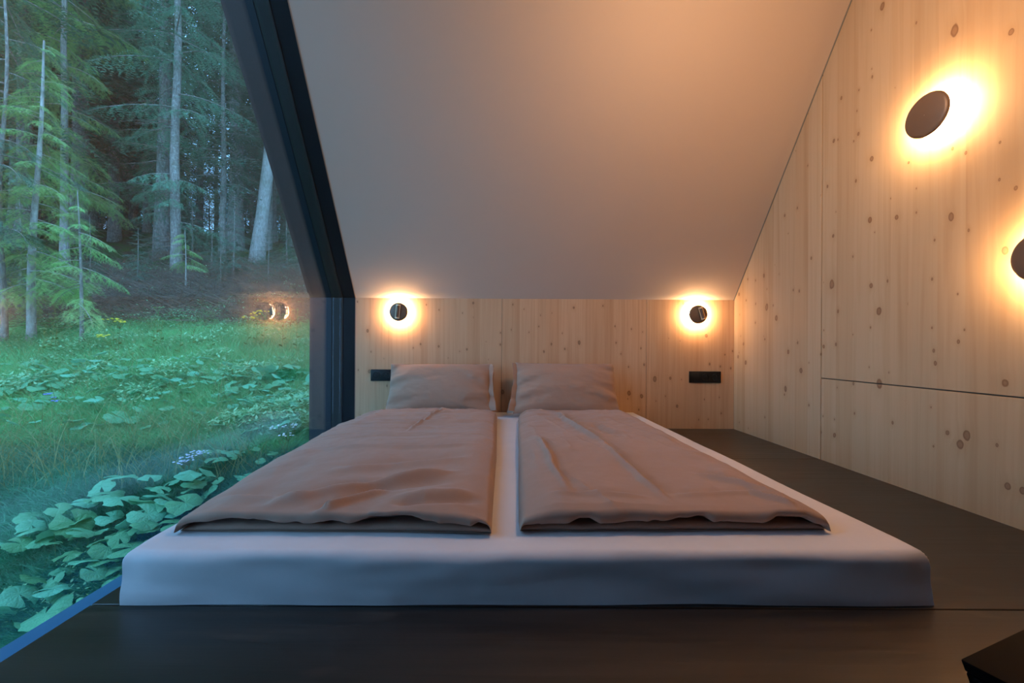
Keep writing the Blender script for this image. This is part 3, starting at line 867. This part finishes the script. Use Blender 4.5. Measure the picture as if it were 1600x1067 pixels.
def stuff(name, parts, mat, label, cat):
    n = 0; V = []; Fc = []
    for v, f in parts: V.append(v); Fc.append(f + n); n += len(v)
    return tag(link(name, mesh(name, np.concatenate(V), np.concatenate(Fc), mat)), label, cat, kind='stuff')
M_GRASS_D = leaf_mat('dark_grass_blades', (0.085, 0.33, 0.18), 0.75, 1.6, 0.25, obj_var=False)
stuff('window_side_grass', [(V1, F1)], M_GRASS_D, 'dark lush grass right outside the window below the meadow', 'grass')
stuff('meadow_grass', [(V0, F0), (V2, F2)], M_GRASS, 'fine green grass covering the slope outside the window', 'grass')
stuff('forest_edge_grass', [(V3, F3)], M_GRASS, 'coarse grass at the foot of the forest edge trees', 'grass')
V4, F4 = blades(2600, view_sampler(480, 800, noise_cut=-.1, seed=7), .25, .55, .0016, .9, 5, 4)
stuff('dry_stalks', [(V4, F4)], M_GRASS_DRY, 'thin pale dry stalks standing above the meadow grass', 'grass')

def herb_leaves(n, sampler, size, hmax, seed):
    """small oval leaves facing roughly up, floating on hidden stems among the grass"""
    r = np.random.default_rng(seed); x, y = sampler(r, n); n = len(x)
    clump = fbm(x * 2.2, y * 2.2, seed, 3)
    z = ground_h(x, y) + .02 + hmax * r.random(n) * np.clip(.5 + clump, 0.1, 1)
    s = size * (0.4 + r.random(n)) * (1 + 0.06 * y)
    az = r.random(n) * 2 * np.pi; ti = (r.random(n) - .35) * 1.1
    ux, uy, uz = np.cos(az) * np.cos(ti), np.sin(az) * np.cos(ti), np.sin(ti)
    vx, vy = -np.sin(az), np.cos(az); vz = (r.random(n) - .5) * .5
    c = np.stack([x, y, z], 1); u = np.stack([ux, uy, uz], 1) * s[:, None]; v = np.stack([vx, vy, vz], 1) * (s * .42)[:, None]
    V = np.stack([c - u, c - u * .2 + v, c + u, c - u * .2 - v], 1).reshape(-1, 3)
    return V, np.arange(n)[:, None] * 4 + np.array([[0, 1, 2, 3]])
stuff('meadow_herbs', [herb_leaves(64000, view_sampler(505, 700, noise_cut=-.3, seed=3), .017, .24, 6),
                       herb_leaves(9000, view_sampler(430, 520, noise_cut=-.1, seed=4), .018, .3, 8),
                       herb_leaves(7000, view_sampler(700, 1000, noise_cut=.1, seed=5), .009, .10, 9)],
      M_HERB, 'small leafy meadow herbs crowding the slope between the grasses', 'meadow plants')
M_LITTER = simple('fallen_brushwood', (0.19, 0.135, 0.10), 0.95, 0, 0.45, 4)
def sticks(n, sampler, seed, lmin=.1, lmax=.7, r_=.0035):
    r = np.random.default_rng(seed); x, y = sampler(r, n); n = len(x); z = ground_h(x, y) + .02 + .16 * r.random(n)
    az = r.random(n) * 2 * np.pi; el = (r.random(n) - .3) * .8; L = lmin + (lmax - lmin) * r.random(n) ** 2
    d = np.stack([np.cos(az) * np.cos(el), np.sin(az) * np.cos(el), np.sin(el)], 1) * L[:, None]
    c = np.stack([x, y, z], 1); s1 = np.stack([-np.sin(az), np.cos(az), 0*az], 1) * r_ ; s2 = np.array([[0, 0, r_ * 1.2]])
    V = np.stack([c + s1, c - s1, c + s2, c + d], 1).reshape(-1, 3)
    b = np.arange(n)[:, None] * 4
    return V, np.concatenate([b + np.array([[0, 1, 3]]), b + np.array([[1, 2, 3]]), b + np.array([[2, 0, 3]])])
stuff('brushwood', [sticks(26000, view_sampler(412, 512, noise_cut=-.35, seed=14), 20, .12, .9, .006)], M_LITTER,
      'tangled dead brushwood lying along the forest edge', 'brushwood')


# ------------------------------------------------------------------ spruces
def tube(path, rad, sides=8):
    """tube along path; returns V, quads"""
    path = np.asarray(path, float); rad = np.asarray(rad, float); n = len(path)
    V = []
    for i in range(n):
        d = path[min(i+1, n-1)] - path[max(i-1, 0)]; d = d / (np.linalg.norm(d) + 1e-9)
        a = np.cross(d, [0.3, 0.9, 0.1] if abs(d[2]) > .7 else [0, 0, 1]); a /= np.linalg.norm(a) + 1e-9; b = np.cross(d, a)
        t = np.arange(sides) / sides * 2 * np.pi
        V.append(path[i] + rad[i] * (np.cos(t)[:, None] * a + np.sin(t)[:, None] * b))
    V = np.concatenate(V); Fq = []
    for i in range(n-1):
        for k in range(sides):
            k2 = (k+1) % sides; Fq.append((i*sides+k, i*sides+k2, (i+1)*sides+k2, (i+1)*sides+k))
    return V, np.array(Fq)

def bough(L, seed, twigs, steps, droop=.25, needle=.016, nseg=2):
    """one spruce bough along +x: stem plus hanging twigs edged with needles. quads only"""
    r = np.random.default_rng(seed)
    V = []; Fq = []; nv = 0
    def add(v, f):
        nonlocal nv
        V.append(v); Fq.append(f + nv); nv += len(v)
    def stem(t): return np.array([L * t, 0.03 * L * math.sin(3 * t + seed), -droop * L * t * t + .10 * L * t])
    ts = np.linspace(0, 1, 7)
    stemV, stemF = tube([stem(t) for t in ts], [.010 * L * (1 - t) + .0015 for t in ts], 4)
    comb_list = []
    for i in range(twigs):
        t = 0.10 + 0.9 * (i + r.random() * .7) / twigs; side = 1 if i % 2 else -1
        p0 = stem(min(t, 1)); ln = L * (0.40 * (1 - t) + .12) * (0.7 + .5 * r.random())
        a = side * (0.75 + .5 * r.random()); dz = -0.25 - .45 * r.random()
        d = np.array([math.cos(a), math.sin(a), dz]); d /= np.linalg.norm(d); comb_list.append((p0, d, ln))
        if nseg > 1:
            for j in range(2):
                q0 = p0 + d * ln * (0.35 + .3 * j); a2 = a - side * (0.7 + .3 * r.random()) * (1 if j else -1)
                d2 = np.array([math.cos(a2), math.sin(a2), dz * 1.3]); d2 /= np.linalg.norm(d2)
                comb_list.append((q0, d2, ln * (.45 - .1 * j)))
    p1 = stem(.8); comb_list.append((p1, np.array([.95, 0, -.3]), L * .26))
    for p0, d, ln in comb_list:
        s_ = max(3, int(steps * ln / (0.3 * L)))
        t = np.linspace(0, 1, s_)[:, None]
        c = p0 + d * ln * t + np.array([0, 0, -1]) * (.18 * ln * t * t)
        sd = np.cross(d, [0, 0, 1]); sd /= np.linalg.norm(sd) + 1e-9
        up = np.cross(sd, d)
        nl = needle * (1.15 - .5 * t) * (0.8 + .4 * r.random((s_, 1)))
        stp = d * ln / s_ * .55
        for sg in (-1, 1):
            tip = c + sg * sd * nl + d * nl * .7 + up * (r.random((s_, 1)) - .35) * nl * .8
            add(np.stack([c, c + stp, tip + stp * .35, tip], 1).reshape(-1, 3), np.arange(s_)[:, None] * 4 + np.array([[0, 1, 2, 3]]))
    return (stemV, stemF), (np.concatenate(V), np.concatenate(Fq))

def rot_place(V, az, pitch, scale, pos):
    c, s = math.cos(pitch), math.sin(pitch)
    V = V * scale
    X = V[:, 0] * c - V[:, 2] * s; Z = V[:, 0] * s + V[:, 2] * c
    ca, sa = math.cos(az), math.sin(az)
    return np.stack([X * ca - V[:, 1] * sa + pos[0], X * sa + V[:, 1] * ca + pos[1], Z + pos[2]], 1)

FAR_B = [bough(1.0, 50 + i, 15, 7, .30, .050, 1) for i in range(4)]
MID_B = [bough(1.0, 60 + i, 22, 13, .30, .026, 2) for i in range(3)]

def tree_meshes(name, H, r0, crown_from, bl, seed, lib, per_m, dead=True, low=0, pale=False, lean=(0, 0), needle_mat=None):
    r = np.random.default_rng(seed)
    zs = np.linspace(-.25, H, 16)
    wob = lambda z: np.array([lean[0] * z + .03 * math.sin(z * .9 + seed), lean[1] * z + .03 * math.cos(z * .7 + seed), z])
    rad = [r0 * (1.35 if z < 0 else 1.12 if z < .9 else 1) * (1 - .93 * max(z, 0) / H) + .004 for z in zs]
    tv, tf = tube([wob(z) for z in zs], rad, 10)
    trunk = mesh('trunk', tv, tf, M_BARK_PALE if pale else M_BARK, True)
    SV, SF, NV, NF = [], [], [], []; sn = nn = 0
    z = crown_from; k = 0
    cnt = int((H - crown_from) * per_m)
    heights = list(crown_from + (H - crown_from) * np.sort(r.random(cnt))) + [crown_from * (0.35 + .6 * r.random()) for _ in range(low)]
    for i, z in enumerate(heights):
        (sv, sf), (bv, bf) = lib[i % len(lib)]
        t = max(0, (z - crown_from) / (H - crown_from))
        ln = bl * (1 - t) ** .75 * (.75 + .4 * r.random()) + .15
        if z < crown_from: ln = bl * (.35 + .35 * r.random())
        az = i * 2.4 + r.random() * .8; pt = math.radians(-12 + 34 * t + 12 * (r.random() - .5))
        pos = wob(z)
        SV.append(rot_place(sv, az, pt, ln, pos)); SF.append(sf + sn); sn += len(sv)
        NV.append(rot_place(bv, az, pt, ln, pos)); NF.append(bf + nn); nn += len(bv)
    branches = mesh('branches', np.concatenate(SV), np.concatenate(SF), M_BARK)
    needles = mesh('needles', np.concatenate(NV), np.concatenate(NF), needle_mat or M_NEEDLE)
    dm = None
    if dead:
        V = []; Fc = []; n = 0
        for i in range(int(crown_from * 9)):
            z = 0.5 + (crown_from + 1.5) * r.random(); az = r.random() * 6.28; ln = bl * (.15 + .55 * r.random())
            d = np.array([math.cos(az), math.sin(az), -.15 - .3 * r.random()]); p0 = wob(z)
            pts = [p0 + d * ln * t_ + np.array([0, 0, -.15 * ln * t_ * t_ + .03 * math.sin(9 * t_ + i)]) for t_ in (0, .35, .7, 1)]
            v, f = tube(pts, [.011, .008, .005, .002], 3); V.append(v); Fc.append(f + n); n += len(v)
            for j in range(3):
                q0 = pts[1 + j % 2]; a2 = az + (1 if j % 2 else -1) * (.6 + .5 * r.random()); l2 = ln * .35
                v, f = tube([q0, q0 + np.array([math.cos(a2), math.sin(a2), -.4]) * l2], [.005, .002], 3); V.append(v); Fc.append(f + n); n += len(v)
        dm = mesh('dead_twigs', np.concatenate(V), np.concatenate(Fc), M_TWIG)
    return trunk, branches, needles, dm

def place_tree(kind, meshes, loc, rz, sc, label, group=None, tilt=None):
    root = empty(kind, loc, label, 'tree', group)
    root.rotation_euler = (0, 0, rz) if tilt is None else tilt
    root.scale = (sc, sc, sc)
    for nm, me in zip(('trunk', 'branches', 'needles', 'dead_twigs'), meshes):
        if me is None: continue
        o = link(nm, me, root)
        if nm != 'trunk': o['kind'] = 'stuff'
    return root

T_A = tree_meshes('a', 21, .19, 4.6, 2.6, 1, FAR_B, 7.5, low=5)
T_B = tree_meshes('b', 24, .21, 6.0, 2.8, 2, FAR_B, 7.0, low=4)
T_C = tree_meshes('c', 18, .15, 3.6, 2.3, 3, FAR_B, 8.0, low=6)
T_D = tree_meshes('d', 20, .15, 4.2, 2.3, 4, MID_B, 5.0, low=11, needle_mat=M_NEEDLE_M)
T_E = tree_meshes('e', 22, .17, 7.5, 2.4, 5, FAR_B, 7.0, low=0, pale=True, dead=False)
T_S = tree_meshes('s', 4.2, .045, 0.7, .95, 6, FAR_B, 16, dead=False)

def at_px(px, py): return G_at(px, py)
# the trees one can pick out
g = at_px(255, 402); place_tree('spruce_tree', T_D, g, 0.4, 1.35, 'thick mossy spruce trunk, left one of the close pair in the middle of the view')
g = at_px(274, 428); place_tree('spruce_tree', T_D, g, 2.9, .74, 'straight spruce trunk standing just in front of its twin, right one of the close pair')
g = at_px(178, 376); place_tree('spruce_tree', T_B, g, 1.2, 1.0, 'grey bare spruce trunk in the dark gap left of the close pair')
g = at_px(186, 368); g2 = g + Vector((-.1, 1.6, .3)); place_tree('spruce_tree', T_C, g2, 2.2, 1.0, 'thin spruce trunk half hidden right behind the bare grey one')
g = at_px(403, 408); place_tree('spruce_tree', T_E, g, .5, 1.05, 'pale grey leaning trunk next to the black window frame', tilt=(math.radians(2), math.radians(4.5), .5))
g = at_px(390, 404); place_tree('spruce_tree', T_C, g + Vector((0, 1.0, .3)), 4.2, .8, 'thin dark spruce just left of the pale leaning trunk')
g = at_px(348, 402); place_tree('spruce_tree', T_C, g, 5.2, .58, 'slim spruce pole midway between the close pair and the leaning trunk')

# the forest behind them
rr = np.random.default_rng(12); pts = []
keep_out = [(258, 402), (274, 428), (178, 376), (403, 408)]
ko = [at_px(*k) for k in keep_out]
tries = 0
while len(pts) < 190 and tries < 6000:
    tries += 1
    y = 12.5 + 34 * rr.random() ** 1.15; x = -y * (0.10 + 1.55 * rr.random())
    if y < 14 and -x / y < .35: continue
    if y < 22 and .66 < -x / y < .98: continue
    if y > 16 and .52 < -x / y < .88 and rr.random() < .85: continue
    md = 1.35 if y > 18 else 1.6
    if any((x - a) ** 2 + (y - b) ** 2 < md * md for a, b in pts): continue
    # leave the sight lines to the named trunks free
    if any(abs(x / y - k.x / k.y) < .030 and y < k.y + .8 for k in ko): continue
    pts.append((x, y))
for i, (x, y) in enumerate(pts):
    me = (T_A, T_B, T_C)[i % 3]
    place_tree('forest_spruce', me, (x, y, float(ground_h(x, y))), rr.random() * 6.28, .85 + .35 * rr.random(),
               'dark forest spruce among many alike behind the forest edge', 'spruces of the dark forest')
# trees left of the frame and right, behind the cabin, that shade the slope
for x, y in ((-13, 6.5), (-15.5, 9.5), (-17, 4), (-12.5, 3.0), (-18, 7.5), (-1.0, 13.5), (3.0, 12.5), (-3.2, 15), (6.5, 14)):
    place_tree('forest_spruce', T_A, (x, y, float(ground_h(x, y))), x, 1.0, 'dark forest spruce among many alike behind the forest edge', 'spruces of the dark forest')
# young thicket closing the view between the far trunks
T_T = tree_meshes('t', 9, .07, .6, 2.0, 31, FAR_B, 11, dead=False)
tp = []
for i in range(900):
    y = 23 + 22 * rr.random(); x = -y * (.30 + 1.15 * rr.random())
    if any((x - a) ** 2 + (y - b) ** 2 < 5.0 for a, b in tp): continue
    tp.append((x, y))
    if len(tp) >= 80: break
for x, y in tp:
    place_tree('thicket_spruce', T_T, (x, y, float(ground_h(x, y))), rr.random() * 6.28, .7 + .4 * rr.random(),
               'bushy spruce with branches down to the ground deep in the forest', 'bushy spruces deep in the forest')
# low young spruces in the half shade
YS_L = ['foot of the slim dark pole', 'brushwood left of the lamp reflection', 'shade left of the close pair', 'window post below the leaning trunk', 'close pair on its right', 'left window edge', 'brushwood below the bare grey trunk', 'leaning trunk on its near side', 'brushwood below the slim dark pole', 'window post, nearest to it', 'spindly sapling on its far right']
for i, (px_, py_, s_) in enumerate(((330, 425, .42), (365, 440, .45), (240, 408, .33), (448, 425, .5), (300, 398, .5), (30, 470, .5), (215, 452, .30), (420, 452, .28), (345, 455, .25), (468, 440, .4), (140, 440, .35))):
    g = at_px(px_, py_)
    place_tree('young_spruce', T_S, g, i * 1.3, s_ , 'low dark young spruce by the ' + YS_L[i], 'young spruces in the half shade')

# near slim trees: every bough a part of its own, meshes shared
NB = [bough(1.0, 80 + i, 30, 26, .34, .022, 2) for i in range(3)]
NBM = []
for (sv, sf), (bv, bf) in NB:
    me = mesh('bough', np.concatenate([sv, bv]), np.concatenate([sf, bf + len(sv)]), [M_BARK_PALE, M_NEEDLE_Y])
    me.polygons.foreach_set('material_index', [0] * len(sf) + [1] * len(bf)); NBM.append(me)
NBM2 = []
for (sv, sf), (bv, bf) in NB:
    me = mesh('bough', np.concatenate([sv, bv]), np.concatenate([sf, bf + len(sv)]), [M_BARK, M_NEEDLE])
    me.polygons.foreach_set('material_index', [0] * len(sf) + [1] * len(bf)); NBM2.append(me)
def slim_tree(base, topx, H, r0, boughs, label, seed, lib=None, twig_n=30, kind='slim_spruce', pale=True, taper=.8):
    r = np.random.default_rng(seed); lib = lib or NBM
    root = empty(kind, base, label, 'tree')
    dx = topx - base.x
    way = lambda z: np.array([dx * z / H + .02 * math.sin(z * 2 + seed), .02 * math.cos(z * 1.7), z])
    zs = np.linspace(-.1, H, 14)
    v, f = tube([way(z) for z in zs], [r0 * (1.3 if z < .1 else 1) * (1 - taper * max(z, 0) / H) for z in zs], 9)
    link('trunk', mesh('trunk', v, f, M_BARK_PALE if pale else M_BARK, True), root)
    for i, (z, az, ln, pitch) in enumerate(boughs):
        o = link('bough', lib[i % 3], root, tuple(way(z)))
        o.rotation_euler = (0, -pitch, az); o.scale = (ln, ln, ln)
    V = []; Fc = []; n = 0
    for i in range(twig_n):
        z = .3 + (H - .6) * r.random(); az = r.random() * 6.28; ln = .12 + .45 * r.random(); p0 = way(z)
        d = np.array([math.cos(az), math.sin(az), .1 - .5 * r.random()])
        vv, ff = tube([p0, p0 + d * ln * .5 + np.array([0, 0, -.02]), p0 + d * ln + np.array([0, 0, -.07])], [.0035, .0025, .001], 3)
        V.append(vv); Fc.append(ff + n); n += len(vv)
    o = link('dead_twigs', mesh('dead_twigs', np.concatenate(V), np.concatenate(Fc), M_TWIG), root); o['kind'] = 'stuff'
    return root
def rand_boughs(n, z0, z1, l0, l1, seed, az0=0, az1=6.28, pit=-8):
    r = np.random.default_rng(seed); out = []
    for i in range(n):
        t = (i + r.random()) / n
        out.append((z0 + (z1 - z0) * t, az0 + (az1 - az0) * r.random(), (l0 + (l1 - l0) * t) * (.75 + .5 * r.random()), math.radians(pit + 18 * (r.random() - .5))))
    return out
g = at_px(46, 541); H = (541 - 62) / F * g.y
slim_tree(g, (66 - PX) / F * g.y, H, .050, rand_boughs(52, .75, H * 1.0, .85, .26, 5), 'slim pale young spruce in front with light green boughs, its tip in view', 3, twig_n=34)
g = at_px(101, 424)
slim_tree(g, (95 - PX) / F * g.y, 13.0, .100, rand_boughs(26, 1.6, 6.5, 1.5, 1.1, 6) + rand_boughs(36, 6.5, 12.8, 1.7, 1.5, 16, pit=-14), 'slender whitish spruce stem crossing the whole window height, second from left', 4, lib=NBM, twig_n=60)
g = at_px(128, 548)
slim_tree(g, (121 - PX) / F * g.y, 1.95, .024, rand_boughs(14, .5, 1.9, .62, .25, 7), 'small spindly spruce sapling at the meadow edge right of the front pair', 5, lib=NBM, twig_n=20, pale=False)
g = at_px(289, 462)
slim_tree(g, (287 - PX) / F * g.y, 1.25, .016, rand_boughs(12, .55, 1.2, .45, .18, 8), 'waist high yellow green sapling on a bare stick stem before the close pair', 6, lib=NBM, twig_n=8)
g = at_px(2, 545)
slim_tree(g, (4 - PX) / F * g.y, 5.5, .035, rand_boughs(26, 1.2, 5.3, 1.0, .6, 9), 'thin spruce stem at the very left edge of the window view', 7, lib=NBM2, twig_n=20, pale=False)
# darker leafy tree further left whose hanging boughs fill the upper left corner
g = at_px(-75, 440); place_tree('spruce_tree', tree_meshes('f', 15, .14, 4.2, 2.3, 44, MID_B, 6, dead=False, needle_mat=M_NEEDLE_M), g, 1.0, 1.0, 'dense hanging spruce behind the slim front stems in the upper left corner')


# ------------------------------------------------------------------ butterbur plants, each leaf a part
def leaf_mesh(seed, mat):
    r = np.random.default_rng(seed); N = 22; rings = (0.0, .40, .78, 1.0)
    V = [(0, 0, 0)]; Fc = []
    for ri, rr_ in enumerate(rings[1:]):
        for k in range(N):
            a = -math.pi + .22 + (2 * math.pi - .44) * k / (N - 1)      # notch at the back
            rad = rr_ * (1 - .16 * math.cos(a)) * (1 + .055 * math.sin(a * 9 + seed) * (ri == 2) + .05 * math.sin(a * 3 + seed))
            zz = .10 * rr_ ** 2 * math.sin(a * 3 + seed * 1.7) + .22 * rr_ * rr_ - .20 * rr_ ** 3.5 * 1.6 + .025 * math.cos(a * 7 + seed) * rr_
            V.append((rad * math.cos(a), rad * math.sin(a) * 1.04, zz - .02 * (k % 2) * rr_))
    for k in range(N - 1):
        Fc.append((0, 1 + k, 2 + k))
        for ri in range(2):
            a = 1 + ri * N + k; Fc.append((a, a + N, a + N + 1, a + 1))
    return mesh('leaf', V, Fc, mat, True)
LEAVES = [leaf_mesh(i, M_LEAF) for i in range(6)]
STALK = mesh('stalk', *tube([(0, 0, -1), (.02, .01, -.5), (0, 0, 0)], [.03, .025, .018], 4), M_STEM)
def butterbur(base, n, spread, size, height, label, group, seed, leaves=None, kind='butterbur_plant', toward=None):
    r = np.random.default_rng(seed)
    root = empty(kind, base, label, 'plant', group)
    for i in range(n):
        a = i * 2.4 + r.random(); d = spread * math.sqrt((i + .4) / n) * (.8 + .4 * r.random())
        x, y = d * math.cos(a), d * math.sin(a)
        if base.x + x > -1.42 and base.y < 3.2: x = -1.42 - base.x - .08 * r.random()
        zg = float(ground_h(base.x + x, base.y + y)) - base.z
        h = height * (.55 + .6 * r.random()) * (1 - .25 * d / spread)
        s = size * (.34 + .56 * r.random())
        o = link('leaf', (leaves or LEAVES)[int(r.integers(0, 6))], root, (x, y, zg + h))
        o.scale = (s, s, s)
        az = a + (r.random() - .5); ti = .05 + .65 * r.random() ** 1.3
        o.rotation_euler = (ti * math.sin(az) * -1 + .16, ti * math.cos(az), az)
        if base.y < 4:
            k = link('stalk', STALK, o); k.scale = (.55, .55, (h + .02) / s)
    return root
FG = [(60, 985, 7, .20, .125, .20, 'large low butterbur against the window sill at the lower left corner'),
      (190, 905, 6, .17, .085, .20, 'butterbur clump close by the mattress corner outside'),
      (110, 905, 6, .16, .080, .20, 'butterbur clump of small round leaves between sill and grass'),
      (75, 850, 7, .20, .100, .19, 'butterbur with a wide flat leaf at the left of the front patch'),
      (150, 815, 8, .22, .105, .21, 'tall butterbur heading the front patch towards the grass'),
      (205, 835, 8, .22, .100, .20, 'butterbur in the thick of the front patch below the duvet corner'),
      (255, 812, 7, .22, .095, .19, 'butterbur right beside the left duvet corner outside'),
      (10, 905, 4, .14, .070, .17, 'small butterbur half cut by the left picture edge'),
      (130, 955, 5, .15, .085, .15, 'ragged butterbur flat on the ground in front of the sill'),
      (215, 865, 6, .18, .085, .16, 'low butterbur beneath the broad leaves near the mattress'),
      (285, 790, 5, .18, .085, .15, 'butterbur reaching behind the left duvet edge'),
      (310, 765, 6, .22, .075, .14, 'butterbur under the pale flower heads in mid grass'),
      (350, 745, 8, .26, .060, .16, 'leafy butterbur mound in the dark grass beyond the bed'),
      (385, 728, 7, .24, .060, .14, 'butterbur at the right end of the dark mound')]
for i, (px_, py_, n_, sp_, sz_, h_, lb) in enumerate(FG):
    butterbur(G_at(px_, py_ + 12), n_, sp_, sz_, h_, lb, 'butterbur plants near the window', 300 + i)
rr = np.random.default_rng(55)
spots = [(px_, py_) for px_, py_ in ((180, 600), (200, 596), (215, 606), (170, 618), (100, 596), (75, 604), (55, 618), (40, 634), (230, 628), (255, 620), (285, 616), (310, 612), (340, 622), (360, 612), (385, 618),
         (405, 610), (432, 604), (462, 615), (480, 600), (350, 640), (375, 646), (400, 640), (425, 632), (450, 636), (475, 634), (410, 658), (435, 650), (458, 655), (478, 648), (445, 672), (470, 668), (365, 662),
         (90, 660), (120, 668), (200, 660), (245, 664), (20, 600), (140, 588), (420, 588), (300, 590), (335, 592), (12, 650))]
ORD = ['first', 'second', 'third', 'fourth', 'fifth', 'sixth', 'seventh', 'eighth', 'ninth', 'tenth', 'eleventh', 'twelfth', 'thirteenth', 'fourteenth', 'fifteenth', 'sixteenth']
def row_label(pts_, cuts, names, what):
    out = {}
    for r_, nm in enumerate(names):
        row = sorted(p_ for p_ in pts_ if cuts[r_] <= p_[1] < cuts[r_ + 1])
        for k_, p_ in enumerate(row): out[p_] = ORD[k_] + ' ' + what + ' from the left in the ' + nm
    return out
SL = row_label(spots, [0, 603, 620, 641, 800], ['farthest row', 'second farthest row', 'third farthest row', 'nearest row'], 'small meadow butterbur')
for i, (px_, py_) in enumerate(spots):
    butterbur(G_at(px_, py_ + 8), 7, .36, .066 + .028 * rr.random(), .22, SL[(px_, py_)], 'butterbur clumps on the meadow slope', 500 + i)

# ------------------------------------------------------------------ flowers and tall weeds
def flower(base, H, mat, label, group, seed, heads=8, spread=.06, hs=.010, kind='wildflower', leafy=False):
    r = np.random.default_rng(seed); root = empty(kind, base, label, 'flower', group)
    v, f = tube([(0, 0, -.02), (.01, 0, H * .5), (.02, .01, H)], [.004, .003, .002], 4)
    n = len(v); V = [v]; Fs = [f]
    tips = []
    for i in range(heads):
        a = r.random() * 6.28; d = spread * math.sqrt(r.random()); z = H + .02 + .25 * spread * r.random() - d * .2
        tp = (d * math.cos(a), d * math.sin(a), z); tips.append(tp)
        vv, ff = tube([(.015, .005, H * .85), tp], [.0018, .0012], 3); V.append(vv); Fs.append(ff + n); n += len(vv)
    if leafy:
        for i in range(14):
            a = i * 2.4; z = H * (.15 + .8 * i / 14); L_ = .09 * (1.2 - i / 14)
            c = np.array([.01, 0, z]); u = np.array([math.cos(a), math.sin(a), .35]) * L_; s = np.array([-math.sin(a), math.cos(a), 0]) * L_ * .22
            V.append(np.array([c, c + u * .5 + s, c + u, c + u * .5 - s])); Fs.append(np.array([[0, 1, 2, 3]]) + n); n += 4
    link('stem', mesh('stem', np.concatenate(V), np.concatenate(Fs), M_STEM), root)
    mb = MB()
    for tp in tips:
        M = Matrix.Translation(tp)
        mb.lathe([(.001, -hs * .3), (hs, 0), (hs * .8, hs * .35), (.001, hs * .5)], 6, M, closed=False)
    o = mb.build('blossom', mat, root); o['kind'] = 'stuff'
    return root
for i, (px_, py_) in enumerate(((432, 694), (446, 708), (456, 692))):
    flower(G_at(px_, py_ + 14), .16, M_WHITE, 'white umbel flowers in the dark grass beside the window post', 'white umbels by the window post', 700 + i, 9, .055, .009)
for i, (px_, py_) in enumerate(((290, 748), (304, 742), (282, 755), (314, 738))):
    flower(G_at(px_, py_ + 18), .17, simple('lilac_petals', (0.62, 0.66, 0.85), .7) if i == 0 else bpy.data.materials['lilac_petals'], 'pale lilac flower head above the dark leafy mound', 'lilac flowers on the mound', 720 + i, 14, .05, .007)
for i, (px_, py_) in enumerate(((72, 640), (78, 646), (84, 638), (80, 650))):
    flower(G_at(px_, py_ + 8), .14, M_BLUE, 'tiny blue flowers low in the left meadow', 'blue meadow flowers', 740 + i, 3, .04, .012)
for i, (px_, py_) in enumerate(((400, 512), (412, 506), (386, 520), (176, 524), (184, 530), (168, 560))):
    flower(G_at(px_, py_ + 34), .42, M_YELLOW, ORD[[3, 5, 4, 1, 2, 0][i]] + ' yellow flowered weed from the left along the meadow edge', 'yellow flowers at the meadow edge', 760 + i, 8, .09, .014, leafy=True)
for i, (px_, py_, h_) in enumerate(((86, 560, .5), (80, 556, .42), (238, 560, .42), (250, 552, .36), (280, 566, .4), (244, 548, .5), (66, 566, .35), (330, 560, .34), (440, 560, .5), (300, 555, .3), (462, 560, .55))):
    flower(G_at(px_, py_), h_, M_STEM, ORD[[2, 1, 3, 5, 6, 4, 0, 8, 9, 7, 10][i]] + ' tall green weed from the left where meadow meets brushwood', 'tall weeds at the meadow edge', 780 + i, 5, .05, .012, kind='tall_weed', leafy=True)
